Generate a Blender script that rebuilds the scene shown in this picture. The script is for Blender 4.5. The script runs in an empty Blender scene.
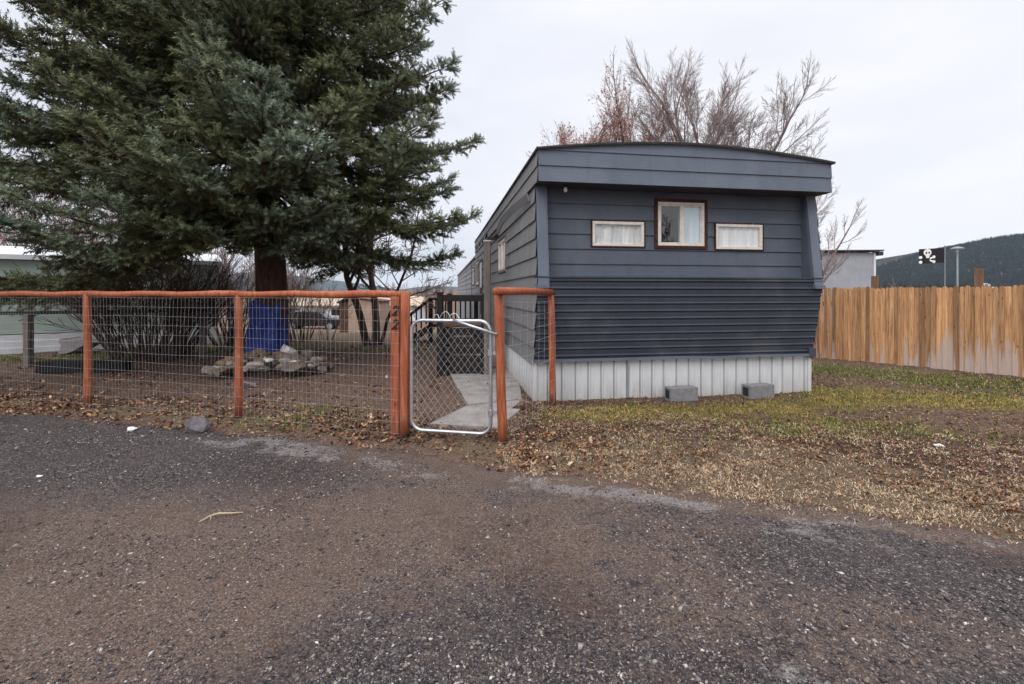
import bpy, math, random
import numpy as np
from mathutils import Vector, Matrix

random.seed(7)
RNG = np.random.default_rng(11)
PI = math.pi
SC = bpy.context.scene
COL = SC.collection

# ------------------------------------------------------------------ helpers
def tag(o, label=None, cat=None, group=None, kind=None):
    if label: o["label"] = label
    if cat: o["category"] = cat
    if group: o["group"] = group
    if kind: o["kind"] = kind
    return o

def empty(name, loc=(0, 0, 0), rz=0.0):
    o = bpy.data.objects.new(name, None)
    o.empty_display_size = 0.2
    o.location = loc
    o.rotation_euler = (0, 0, rz)
    COL.objects.link(o)
    return o

def finish(name, me, mat, parent=None, smooth=False):
    if mat is not None:
        for m in (mat if isinstance(mat, (list, tuple)) else [mat]):
            me.materials.append(m)
    if smooth and len(me.polygons):
        me.polygons.foreach_set("use_smooth", np.ones(len(me.polygons), dtype=bool))
    o = bpy.data.objects.new(name, me)
    COL.objects.link(o)
    if parent is not None:
        o.parent = parent
    return o

def mesh_np(name, V, Fc, mat, parent=None, tint=None, smooth=False):
    """V (n,3), Fc (m,k); tint (n,3) is a point colour attribute."""
    V = np.ascontiguousarray(V, dtype=np.float32)
    Fc = np.ascontiguousarray(Fc, dtype=np.int32)
    m, k = Fc.shape
    me = bpy.data.meshes.new(name)
    me.vertices.add(len(V))
    me.vertices.foreach_set("co", V.ravel())
    me.loops.add(m * k)
    me.loops.foreach_set("vertex_index", Fc.ravel())
    me.polygons.add(m)
    me.polygons.foreach_set("loop_start", np.arange(0, m * k, k, dtype=np.int32))
    me.update(calc_edges=True)
    if tint is not None:
        at = me.attributes.new("tint", "FLOAT_COLOR", "POINT")
        c = np.ones((len(V), 4), dtype=np.float32)
        tint = np.asarray(tint); c[:, :tint.shape[1]] = tint
        at.data.foreach_set("color", c.ravel())
    return finish(name, me, mat, parent, smooth)

class MB:
    def __init__(s):
        s.v, s.f, s.t = [], [], []
        s.tint = (1, 1, 1)
    def add(s, vs, fs):
        b = len(s.v)
        s.v += [tuple(p) for p in vs]
        s.t += [s.tint] * len(vs)
        s.f += [tuple(i + b for i in f) for f in fs]
        return s
    def box(s, x0, x1, y0, y1, z0, z1, M=None):
        vs = [Vector(p) for p in ((x0, y0, z0), (x1, y0, z0), (x1, y1, z0), (x0, y1, z0),
                                  (x0, y0, z1), (x1, y0, z1), (x1, y1, z1), (x0, y1, z1))]
        if M is not None: vs = [M @ p for p in vs]
        return s.add(vs, [(0, 3, 2, 1), (4, 5, 6, 7), (0, 1, 5, 4), (1, 2, 6, 5), (2, 3, 7, 6), (3, 0, 4, 7)])
    def bar(s, a, b, w, d, up=(0, 0, 1)):
        """rectangular bar from a to b, w wide sideways, d along up."""
        a, b = Vector(a), Vector(b)
        t = (b - a).normalized()
        u = Vector(up)
        x = t.cross(u)
        if x.length < 1e-5:
            x = t.cross(Vector((0, 1, 0)))
        x.normalize()
        u = x.cross(t)
        vs = []
        for p in (a, b):
            for sx, su in ((-1, -1), (1, -1), (1, 1), (-1, 1)):
                vs.append(p + x * (sx * w / 2) + u * (su * d / 2))
        return s.add(vs, [(0, 1, 2, 3), (7, 6, 5, 4), (0, 4, 5, 1), (1, 5, 6, 2), (2, 6, 7, 3), (3, 7, 4, 0)])
    def tube(s, pts, r, n=8, cap=True):
        pts = [Vector(p) for p in pts]
        rs = r if isinstance(r, (list, tuple)) else [r] * len(pts)
        vs, fs = [], []
        ref = None
        for i, p in enumerate(pts):
            t = (pts[min(i + 1, len(pts) - 1)] - pts[max(i - 1, 0)]).normalized()
            if ref is None:
                ref = t.orthogonal().normalized()
            ref = (ref - t * ref.dot(t))
            if ref.length < 1e-6: ref = t.orthogonal()
            ref.normalize()
            bi = t.cross(ref)
            for k in range(n):
                a = 2 * PI * k / n
                vs.append(p + (ref * math.cos(a) + bi * math.sin(a)) * rs[i])
        for i in range(len(pts) - 1):
            for k in range(n):
                k2 = (k + 1) % n
                fs.append((i * n + k, i * n + k2, (i + 1) * n + k2, (i + 1) * n + k))
        if cap:
            fs.append(tuple(reversed(range(n))))
            fs.append(tuple(range((len(pts) - 1) * n, len(pts) * n)))
        return s.add(vs, fs)
    def prism(s, poly, d0, d1, f):
        """poly of 2-D points, extruded from d0 to d1; f(a, b, d) -> point."""
        n = len(poly)
        vs = [f(a, b, d0) for a, b in poly] + [f(a, b, d1) for a, b in poly]
        fs = [tuple(range(n)), tuple(range(2 * n - 1, n - 1, -1))]
        fs += [(i, n + i, n + (i + 1) % n, (i + 1) % n) for i in range(n)]
        return s.add(vs, fs)
    def build(s, name, mat, parent=None, bevel=0.0, smooth=False, segs=2, recalc=True):
        me = bpy.data.meshes.new(name)
        me.from_pydata(s.v, [], s.f)
        me.update()
        at = me.attributes.new("tint", "FLOAT_COLOR", "POINT")
        c = np.ones((len(s.v), 4), dtype=np.float32)
        if s.v: c[:, :3] = np.array(s.t, dtype=np.float32)
        at.data.foreach_set("color", c.ravel())
        if recalc:
            import bmesh
            bm = bmesh.new(); bm.from_mesh(me)
            bmesh.ops.recalc_face_normals(bm, faces=bm.faces)
            bm.to_mesh(me); bm.free()
        o = finish(name, me, mat, parent, smooth)
        if bevel > 0:
            b = o.modifiers.new("bevel", "BEVEL")
            b.width = bevel; b.segments = segs; b.limit_method = "ANGLE"; b.angle_limit = math.radians(35)
        return o

def sstep(a, b, x):
    t = np.clip((np.asarray(x, dtype=float) - a) / (b - a), 0, 1)
    return t * t * (3 - 2 * t)

def vnoise(x, y, seed=0):
    x = np.asarray(x, dtype=float); y = np.asarray(y, dtype=float)
    xi = np.floor(x).astype(np.int64); yi = np.floor(y).astype(np.int64)
    xf = x - xi; yf = y - yi
    def hsh(a, b):
        h = (a * 374761393 + b * 668265263 + seed * 1442695041) & 0x7FFFFFFF
        h = ((h ^ (h >> 13)) * 1274126177) & 0x7FFFFFFF
        return ((h ^ (h >> 16)) & 0xFFFF) / 65535.0
    u = xf * xf * (3 - 2 * xf); v = yf * yf * (3 - 2 * yf)
    return ((hsh(xi, yi) * (1 - u) + hsh(xi + 1, yi) * u) * (1 - v)
            + (hsh(xi, yi + 1) * (1 - u) + hsh(xi + 1, yi + 1) * u) * v)

def fbm(x, y, seed=0, oct=4, gain=0.55):
    s, a, n = 0, 1.0, 0
    for i in range(oct):
        s = s + a * vnoise(np.asarray(x) * 2 ** i, np.asarray(y) * 2 ** i, seed + i * 17)
        n += a; a *= gain
    return s / n

# ------------------------------------------------------------------ terrain functions
EX = np.array([-40, -12, -5.4, -2.68, -0.93, -0.09, 0.62, 1.24, 2.02, 2.75, 6, 14, 40.0])
EY = np.array([15.5, 6.9, 4.92, 4.34, 3.80, 3.46, 3.20, 2.98, 2.72, 2.44, 1.3, -1.6, -11.0])
def road_edge(x):
    x = np.asarray(x, dtype=float)
    return np.interp(x, EX, EY) + 0.30 * (fbm(x * 1.1, x * 0 + 3.3, 5, 4) - 0.5) + 0.10 * (fbm(x * 6.0, x * 0 + 1.3, 6, 4) - 0.5)

def ground_z(x, y):
    x = np.asarray(x, dtype=float); y = np.asarray(y, dtype=float)
    d = y - road_edge(x)
    near = np.exp(-np.clip(np.abs(y) / 30, 0, 20)) * np.exp(-np.abs(x) / 40)
    z = 0.028 * sstep(0.0, 0.7, d) * np.exp(-np.clip(d / 3.0, 0, 30))
    z = z + (0.035 * (fbm(x * 1.3, y * 1.3, 21, 3) - 0.5) + 0.02 * (vnoise(x * 5, y * 5, 3) - 0.5)) * sstep(-0.05, 0.5, d) * near
    z = z + 0.035 * (fbm(x * 4.5, y * 4.5, 23, 3) - 0.5) * sstep(0.0, 0.5, d) * near
    z = z - 0.01
    z = z - 1.65 * sstep(11, 38, y)
    z = z + np.clip(y - 70, 0, None) * 0.0165 * sstep(60, 110, y) * (1 - sstep(150, 420, y) * 0.6)
    return z

# ------------------------------------------------------------------ materials
class NT:
    def __init__(s, name, rough=0.8, spec=0.3):
        s.m = bpy.data.materials.new(name)
        s.m.use_nodes = True
        s.t = s.m.node_tree
        s.b = s.t.nodes["Principled BSDF"]
        s.b.inputs["Roughness"].default_value = rough
        s.b.inputs["Specular IOR Level"].default_value = spec
        s._co = None
    def n(s, typ, **kw):
        nd = s.t.nodes.new(typ)
        for k, v in kw.items(): setattr(nd, k, v)
        return nd
    def set(s, sock, v):
        if hasattr(v, "links") or isinstance(v, bpy.types.NodeSocket): s.t.links.new(v, sock)
        elif isinstance(v, (tuple, list)) and len(v) == 3 and sock.type == "RGBA": sock.default_value = (*v, 1)
        else: sock.default_value = v
    def co(s):
        if s._co is None: s._co = s.n("ShaderNodeTexCoord").outputs["Object"]
        return s._co
    def mapped(s, scale, rot=(0, 0, 0)):
        mp = s.n("ShaderNodeMapping")
        s.set(mp.inputs["Vector"], s.co())
        mp.inputs["Scale"].default_value = scale
        mp.inputs["Rotation"].default_value = rot
        return mp.outputs["Vector"]
    def noise(s, scale, detail=4, rough=0.6, vec=None, dist=0.0):
        nd = s.n("ShaderNodeTexNoise")
        nd.inputs["Scale"].default_value = scale
        nd.inputs["Detail"].default_value = detail
        nd.inputs["Roughness"].default_value = rough
        nd.inputs["Distortion"].default_value = dist
        s.set(nd.inputs["Vector"], vec if vec is not None else s.co())
        return nd.outputs["Fac"]
    def voro(s, scale, vec=None, feature="F1"):
        nd = s.n("ShaderNodeTexVoronoi", feature=feature)
        nd.inputs["Scale"].default_value = scale
        s.set(nd.inputs["Vector"], vec if vec is not None else s.co())
        return nd
    def ramp(s, fac, stops):
        nd = s.n("ShaderNodeValToRGB")
        cr = nd.color_ramp
        while len(cr.elements) < len(stops): cr.elements.new(0.5)
        for e, (p, c) in zip(cr.elements, stops):
            e.position = p
            e.color = (*c, 1) if isinstance(c, (tuple, list)) else (c, c, c, 1)
        s.set(nd.inputs["Fac"], fac)
        return nd.outputs["Color"]
    def mix(s, fac, a, b, mode="MIX"):
        nd = s.n("ShaderNodeMix", data_type="RGBA", blend_type=mode)
        s.set(nd.inputs[0], fac); s.set(nd.inputs[6], a); s.set(nd.inputs[7], b)
        return nd.outputs[2]
    def math(s, op, a, b=0.0, c=0.0, clamp=False):
        nd = s.n("ShaderNodeMath", operation=op, use_clamp=clamp)
        s.set(nd.inputs[0], a); s.set(nd.inputs[1], b)
        if op in ("MULTIPLY_ADD",): s.set(nd.inputs[2], c)
        return nd.outputs[0]
    def attr(s, name="tint"):
        return s.n("ShaderNodeAttribute", attribute_name=name)
    def sep(s, v):
        nd = s.n("ShaderNodeSeparateXYZ"); s.set(nd.inputs[0], v); return nd.outputs
    def rnd_obj(s):
        return s.n("ShaderNodeObjectInfo").outputs["Random"]
    def island(s):
        return s.n("ShaderNodeNewGeometry").outputs["Random Per Island"]
    def color(s, v): s.set(s.b.inputs["Base Color"], v); return s
    def rough(s, v): s.set(s.b.inputs["Roughness"], v); return s
    def bump(s, height, strength=0.5, dist=0.01):
        nd = s.n("ShaderNodeBump")
        nd.inputs["Strength"].default_value = strength
        nd.inputs["Distance"].default_value = dist
        s.set(nd.inputs["Height"], height)
        s.set(s.b.inputs["Normal"], nd.outputs["Normal"])
        return s

def simple(name, col, rough=0.7, var=0.25, scale=8.0, spec=0.3, metal=0.0, bump=0.0):
    k = NT(name, rough, spec)
    f = k.noise(scale, 5)
    k.color(k.ramp(f, [(0.3, tuple(c * (1 - var) for c in col)), (0.7, tuple(min(1, c * (1 + var)) for c in col))]))
    k.b.inputs["Metallic"].default_value = metal
    if bump: k.bump(k.noise(scale * 12, 3), bump, 0.004)
    return k.m

M = {}
def painted_siding(name, c, wear, along):
    """slate paint on hardboard lap siding, grain running with the board, streaks of wear."""
    k = NT(name, 0.62, 0.35)
    sx = (1.2, 1.2, 40) if along == "x" else (1.2, 1.2, 40)
    grain = k.noise(1.0, 6, 0.7, k.mapped((14, 14, 160)))
    blot = k.noise(2.2, 5, 0.6)
    speck = k.noise(90, 2, 0.5)
    base = k.ramp(blot, [(0.25, tuple(v * 0.84 for v in c)), (0.75, tuple(v * 1.16 for v in c))])
    base = k.mix(k.ramp(grain, [(0.35, 0.0), (0.75, 0.35)]), base, tuple(v * 1.5 for v in c))
    base = k.mix(k.ramp(speck, [(0.58, 0.0), (0.72, 0.45)]), base, tuple(v * 0.55 for v in c))
    if wear > 0:
        st = k.noise(1.0, 5, 0.65, k.mapped((5, 5, 0.6)))
        fine = k.noise(1.0, 4, 0.7, k.mapped((30, 30, 3)))
        w = k.math("MULTIPLY", k.ramp(st, [(0.45, 0.0), (0.75, 1.0)]), k.ramp(fine, [(0.4, 0.0), (0.7, 1.0)]))
        base = k.mix(k.math("MULTIPLY", w, wear), base, (0.27, 0.26, 0.26))
    # rain streaks and faded patches
    rs = k.noise(1.0, 5, 0.7, k.mapped((7, 7, 0.45)))
    base = k.mix(k.ramp(rs, [(0.50, 0.0), (0.72, 0.28)]), base, tuple(v * 0.55 for v in c))
    fd = k.noise(1.1, 4, 0.6)
    base = k.mix(k.ramp(fd, [(0.52, 0.0), (0.72, 0.30)]), base, (0.16, 0.165, 0.175))
    k.color(base)
    k.bump(k.math("ADD", grain, k.math("MULTIPLY", k.noise(3.5, 2), 2.5)), 0.35, 0.005)
    return k.m
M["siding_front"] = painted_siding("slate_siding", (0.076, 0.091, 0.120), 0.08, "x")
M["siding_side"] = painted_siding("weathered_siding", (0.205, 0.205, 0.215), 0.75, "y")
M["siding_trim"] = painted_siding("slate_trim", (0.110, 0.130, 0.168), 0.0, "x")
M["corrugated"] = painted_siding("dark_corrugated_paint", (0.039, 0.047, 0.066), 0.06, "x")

def skirt_mat():
    k = NT("white_metal_skirting", 0.45, 0.4)
    z = k.sep(k.co())[2]
    n1 = k.noise(1.0, 5, 0.65, k.mapped((9, 9, 2.0)))
    dirt = k.math("MULTIPLY", k.math("SUBTRACT", 1.0, k.math("MULTIPLY", z, 3.4), clamp=True), k.ramp(n1, [(0.3, 0.15), (0.75, 0.9)]))
    streak = k.ramp(k.noise(1.0, 4, 0.7, k.mapped((26, 26, 1.2))), [(0.5, 0.0), (0.8, 0.35)])
    c = k.mix(streak, (0.60, 0.615, 0.635), (0.33, 0.33, 0.33))
    k.color(k.mix(dirt, c, (0.27, 0.24, 0.20)))
    return k.m
M["skirting"] = skirt_mat()

def orange_wood():
    k = NT("orange_stained_wood", 0.6, 0.3)
    g = k.noise(1.0, 6, 0.7, k.mapped((22, 22, 1.6)), 1.5)
    b = k.noise(3.0, 4)
    kn = k.voro(4.0, k.mapped((2.2, 2.2, 0.9)))
    c = k.ramp(g, [(0.30, (0.15, 0.040, 0.020)), (0.5, (0.36, 0.105, 0.046)), (0.70, (0.52, 0.20, 0.10))])
    c = k.mix(k.ramp(b, [(0.35, 0.5), (0.65, 0.0)]), c, (0.27, 0.06, 0.025))
    c = k.mix(k.ramp(kn.outputs["Distance"], [(0.05, 0.8), (0.12, 0.0)]), c, (0.07, 0.02, 0.012))
    # worn grey patches
    w = k.noise(7.0, 4, 0.7)
    c = k.mix(k.ramp(w, [(0.60, 0.0), (0.74, 0.55)]), c, (0.34, 0.22, 0.16))
    ck = k.noise(1.0, 3, 0.6, k.mapped((60, 60, 2.2)))
    c = k.mix(k.ramp(ck, [(0.30, 0.75), (0.38, 0.0)]), c, (0.05, 0.018, 0.012))
    zz = k.sep(k.co())[2]
    c = k.mix(k.math("MULTIPLY", k.math("SUBTRACT", 1.0, k.math("MULTIPLY", zz, 4.5), clamp=True), k.ramp(w, [(0.35, 0.2), (0.6, 0.9)])), c, (0.10, 0.065, 0.05))
    k.color(c); k.bump(k.math("ADD", g, k.math("MULTIPLY", ck, -0.8)), 0.7, 0.006)
    return k.m
M["orange_wood"] = orange_wood()

def plank_mat(name, cols, grey, rough=0.8, axis=2):
    k = NT(name, rough, 0.2)
    isl = k.island()
    sc = [46, 46, 46]; sc[axis] = 1.7
    mp = k.mapped(tuple(sc))
    ad = k.n("ShaderNodeVectorMath", operation="ADD")
    k.set(ad.inputs[0], mp)
    cv = k.n("ShaderNodeCombineXYZ"); k.set(cv.inputs[0], k.math("MULTIPLY", isl, 37.0)); k.set(cv.inputs[2], k.math("MULTIPLY", isl, 53.0))
    k.set(ad.inputs[1], cv.outputs[0])
    g = k.noise(1.0, 6, 0.68, ad.outputs[0], 1.2)
    c = k.ramp(g, [(0.3, cols[0]), (0.52, cols[1]), (0.75, cols[2])])
    br = k.ramp(isl, [(0.0, 0.50), (0.5, 1.0), (1.0, 1.38)])
    c = k.mix(1.0, c, br, "MULTIPLY")
    kv = k.voro(3.0, k.mapped((4.0, 4.0, 1.6)))
    c = k.mix(k.ramp(kv.outputs["Distance"], [(0.05, 0.75), (0.13, 0.0)]), c, tuple(v * 0.3 for v in cols[0]))
    if grey:
        z = k.sep(k.co())[2]
        at = k.attr("tint")
        st = k.noise(1.0, 5, 0.7, k.mapped((11, 11, 1.1)))
        hz = k.math("MULTIPLY_ADD", z, -0.50, 0.27)
        w = k.ramp(k.math("ADD", k.math("ADD", hz, k.math("MULTIPLY", st, 1.1)), k.math("MULTIPLY", k.sep(at.outputs["Vector"])[0], 0.55)), [(0.0, 0.0), (1.0, 1.0)])
        w = k.ramp(w, [(0.86, 0.0), (0.99, 0.8)])
        c = k.mix(w, c, grey)
    k.color(c); k.bump(g, 0.6, 0.004)
    return k.m
M["cedar"] = plank_mat("cedar_pickets", [(0.20, 0.094, 0.042), (0.47, 0.255, 0.125), (0.67, 0.46, 0.28)], (0.46, 0.38, 0.35))
M["cedar_post"] = plank_mat("weathered_post", [(0.13, 0.07, 0.045), (0.23, 0.13, 0.085), (0.33, 0.21, 0.14)], None)
M["grey_post"] = plank_mat("grey_weathered_post", [(0.10, 0.082, 0.072), (0.20, 0.168, 0.15), (0.30, 0.26, 0.235)], None)
M["dark_wood"] = plank_mat("dark_stained_wood", [(0.012, 0.010, 0.010), (0.022, 0.018, 0.018), (0.04, 0.032, 0.03)], None, 0.6)
M["brown_wood"] = plank_mat("brown_stained_wood", [(0.045, 0.022, 0.014), (0.08, 0.042, 0.028), (0.12, 0.07, 0.05)], None, 0.7)
M["rotten_trim"] = None
def rotten():
    k = NT("rotten_brown_trim", 0.8, 0.2)
    g = k.noise(26, 5, 0.7)
    c = k.ramp(g, [(0.3, (0.024, 0.011, 0.009)), (0.55, (0.060, 0.024, 0.018)), (0.66, (0.10, 0.045, 0.034)), (0.71, (0.44, 0.34, 0.26))])
    k.color(c); k.bump(g, 0.8, 0.006)
    return k.m
M["rotten_trim"] = rotten()
M["vinyl"] = simple("cream_window_frame", (0.66, 0.62, 0.57), 0.5, 0.12, 20)
M["black_paint"] = simple("black_paint", (0.012, 0.012, 0.013), 0.5, 0.2)
M["galv"] = simple("galvanised_steel", (0.47, 0.49, 0.53), 0.42, 0.2, 30, 0.5, 0.8)
M["wire"] = simple("galvanised_wire", (0.40, 0.40, 0.42), 0.5, 0.15, 20, 0.5, 0.25)
M["roof_edge"] = simple("dark_roof_edge", (0.035, 0.037, 0.042), 0.6, 0.3)
M["roofing"] = simple("white_roof_coating", (0.45, 0.46, 0.47), 0.6, 0.2)
M["unlit_fill"] = simple("unlit_dark", (0.03, 0.028, 0.028), 0.9, 0.2)  # near-black colour standing in for unlit depth inside openings
M["brass"] = simple("bulb_glass", (0.75, 0.72, 0.62), 0.25, 0.05, 10, 0.6)
M["soffit"] = simple("dark_soffit", (0.05, 0.053, 0.065), 0.7, 0.25, 5)

def curtain_mat(name, c):
    k = NT(name, 0.9, 0.1)
    g = k.noise(1.0, 3, 0.5, k.mapped((16, 16, 0.8)))
    k.color(k.ramp(g, [(0.3, tuple(v * 0.72 for v in c)), (0.7, c)]))
    return k.m
M["curtain_white"] = curtain_mat("white_curtain", (0.88, 0.89, 0.90))
M["curtain_blue"] = curtain_mat("pale_blue_blind", (0.66, 0.80, 0.86))

def glass():
    m = bpy.data.materials.new("window_glass"); m.use_nodes = True
    t = m.node_tree; t.nodes.clear()
    out = t.nodes.new("ShaderNodeOutputMaterial")
    tr = t.nodes.new("ShaderNodeBsdfTransparent"); tr.inputs[0].default_value = (0.97, 0.98, 0.98, 1)
    gl = t.nodes.new("ShaderNodeBsdfGlossy"); gl.inputs["Roughness"].default_value = 0.02
    mx = t.nodes.new("ShaderNodeMixShader")
    lw = t.nodes.new("ShaderNodeLayerWeight"); lw.inputs["Blend"].default_value = 0.5
    pw = t.nodes.new("ShaderNodeMath"); pw.operation = "POWER"; pw.inputs[1].default_value = 4.0
    t.links.new(lw.outputs["Facing"], pw.inputs[0])
    fr = t.nodes.new("ShaderNodeMath"); fr.operation = "MULTIPLY_ADD"; fr.inputs[1].default_value = 0.7; fr.inputs[2].default_value = 0.13
    t.links.new(pw.outputs[0], fr.inputs[0])
    no = t.nodes.new("ShaderNodeTexNoise"); no.inputs["Scale"].default_value = 5.0
    bp = t.nodes.new("ShaderNodeBump"); bp.inputs["Strength"].default_value = 0.05; bp.inputs["Distance"].default_value = 0.01
    tc = t.nodes.new("ShaderNodeTexCoord")
    t.links.new(tc.outputs["Object"], no.inputs["Vector"])
    t.links.new(no.outputs["Fac"], bp.inputs["Height"]); t.links.new(bp.outputs["Normal"], gl.inputs["Normal"])
    t.links.new(fr.outputs[0], mx.inputs[0]); t.links.new(tr.outputs[0], mx.inputs[1]); t.links.new(gl.outputs[0], mx.inputs[2])
    t.links.new(mx.outputs[0], out.inputs["Surface"])
    return m
M["glass"] = glass()
M["car_glass"] = simple("dark_car_glass", (0.02, 0.022, 0.025), 0.08, 0.1, 3, 0.6)

def tinted(name, rough=0.8, spec=0.2, scale=30, var=0.3, trans=0.0, bump=0.0):
    k = NT(name, rough, spec)
    f = k.noise(scale, 3)
    c = k.mix(1.0, k.attr("tint").outputs["Color"], k.ramp(f, [(0.3, 1 - var), (0.7, 1 + var)]), "MULTIPLY")
    k.color(c)
    if bump: k.bump(k.noise(scale, 5, 0.7), bump, 0.02)
    return k.m
M["needles"] = tinted("spruce_needles", 0.55, 0.3, 6, 0.25)
M["leaf"] = tinted("dry_leaf", 0.75, 0.2, 40, 0.3)
M["blade"] = tinted("grass_blade", 0.7, 0.2, 20, 0.2)
M["pebble"] = tinted("pebbles", 0.75, 0.3, 120, 0.3)
M["rock"] = tinted("rough_rock", 0.85, 0.2, 14, 0.38, bump=1.0)
M["forest"] = tinted("hill_conifers", 0.9, 0.1, 0.05, 0.2)

def bark(name, a, b, sc=(14, 14, 3)):
    k = NT(name, 0.9, 0.1)
    g = k.noise(1.0, 6, 0.7, k.mapped(sc), 0.8)
    k.color(k.ramp(g, [(0.3, a), (0.7, b)])); k.bump(g, 0.9, 0.03)
    return k.m
M["spruce_bark"] = bark("spruce_bark", (0.045, 0.028, 0.022), (0.16, 0.10, 0.08))
M["grey_bark"] = bark("grey_bark", (0.10, 0.075, 0.068), (0.26, 0.20, 0.185))
M["twig"] = bark("brown_twig", (0.18, 0.138, 0.132), (0.36, 0.28, 0.272), (3, 3, 3))
M["red_twig"] = bark("reddish_twig", (0.16, 0.09, 0.08), (0.32, 0.20, 0.18), (3, 3, 3))
M["dark_twig"] = bark("dark_stem", (0.050, 0.032, 0.028), (0.15, 0.098, 0.085), (6, 6, 3))

# ground
def ground_mat():
    k = NT("yard_ground", 0.95, 0.1)
    a = k.sep(k.attr("tint").outputs["Vector"])      # x grass green, y straw/litter, z yellow moss
    n1 = k.noise(2.5, 7, 0.68); n2 = k.noise(22, 6, 0.7); n3 = k.noise(110, 4, 0.7)
    soil = k.ramp(n2, [(0.30, (0.036, 0.022, 0.018)), (0.5, (0.125, 0.078, 0.062)), (0.68, (0.25, 0.165, 0.135))])
    soil = k.mix(k.ramp(n1, [(0.42, 0.0), (0.60, 0.5)]), soil, (0.125, 0.078, 0.064))
    chips = k.voro(60)
    soil = k.mix(k.ramp(k.sep(chips.outputs["Color"])[0], [(0.80, 0.0), (0.86, 0.75)]), soil, (0.17, 0.105, 0.065))
    soil = k.mix(k.ramp(k.sep(chips.outputs["Color"])[1], [(0.88, 0.0), (0.93, 0.6)]), soil, (0.24, 0.20, 0.17))
    soil = k.mix(k.math("MULTIPLY", k.attr("tint").outputs["Alpha"], 0.85), soil, k.ramp(n2, [(0.3, (0.018, 0.010, 0.008)), (0.5, (0.055, 0.030, 0.022)), (0.7, (0.12, 0.065, 0.045))]))
    straw = k.ramp(n3, [(0.30, (0.035, 0.024, 0.018)), (0.5, (0.13, 0.092, 0.062)), (0.70, (0.36, 0.28, 0.19))])
    green = k.ramp(n3, [(0.30, (0.022, 0.026, 0.012)), (0.52, (0.075, 0.085, 0.034)), (0.72, (0.20, 0.19, 0.09))])
    moss = k.ramp(n3, [(0.30, (0.040, 0.030, 0.016)), (0.52, (0.18, 0.135, 0.045)), (0.72, (0.38, 0.30, 0.12))])
    br = k.math("ADD", k.math("MULTIPLY", k.math("SUBTRACT", n2, 0.5), 2.0), k.math("MULTIPLY", k.math("SUBTRACT", k.noise(7, 5, 0.7), 0.5), 1.6))
    def m(ch): return k.ramp(k.math("ADD", a[ch], br), [(0.35, 0.0), (0.75, 0.92)])
    c = k.mix(m(1), soil, straw)
    c = k.mix(m(2), c, moss)
    c = k.mix(m(0), c, green)
    k.color(c)
    k.bump(k.math("ADD", n2, k.math("MULTIPLY", n3, 0.5)), 1.0, 0.03)
    return k.m

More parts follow.
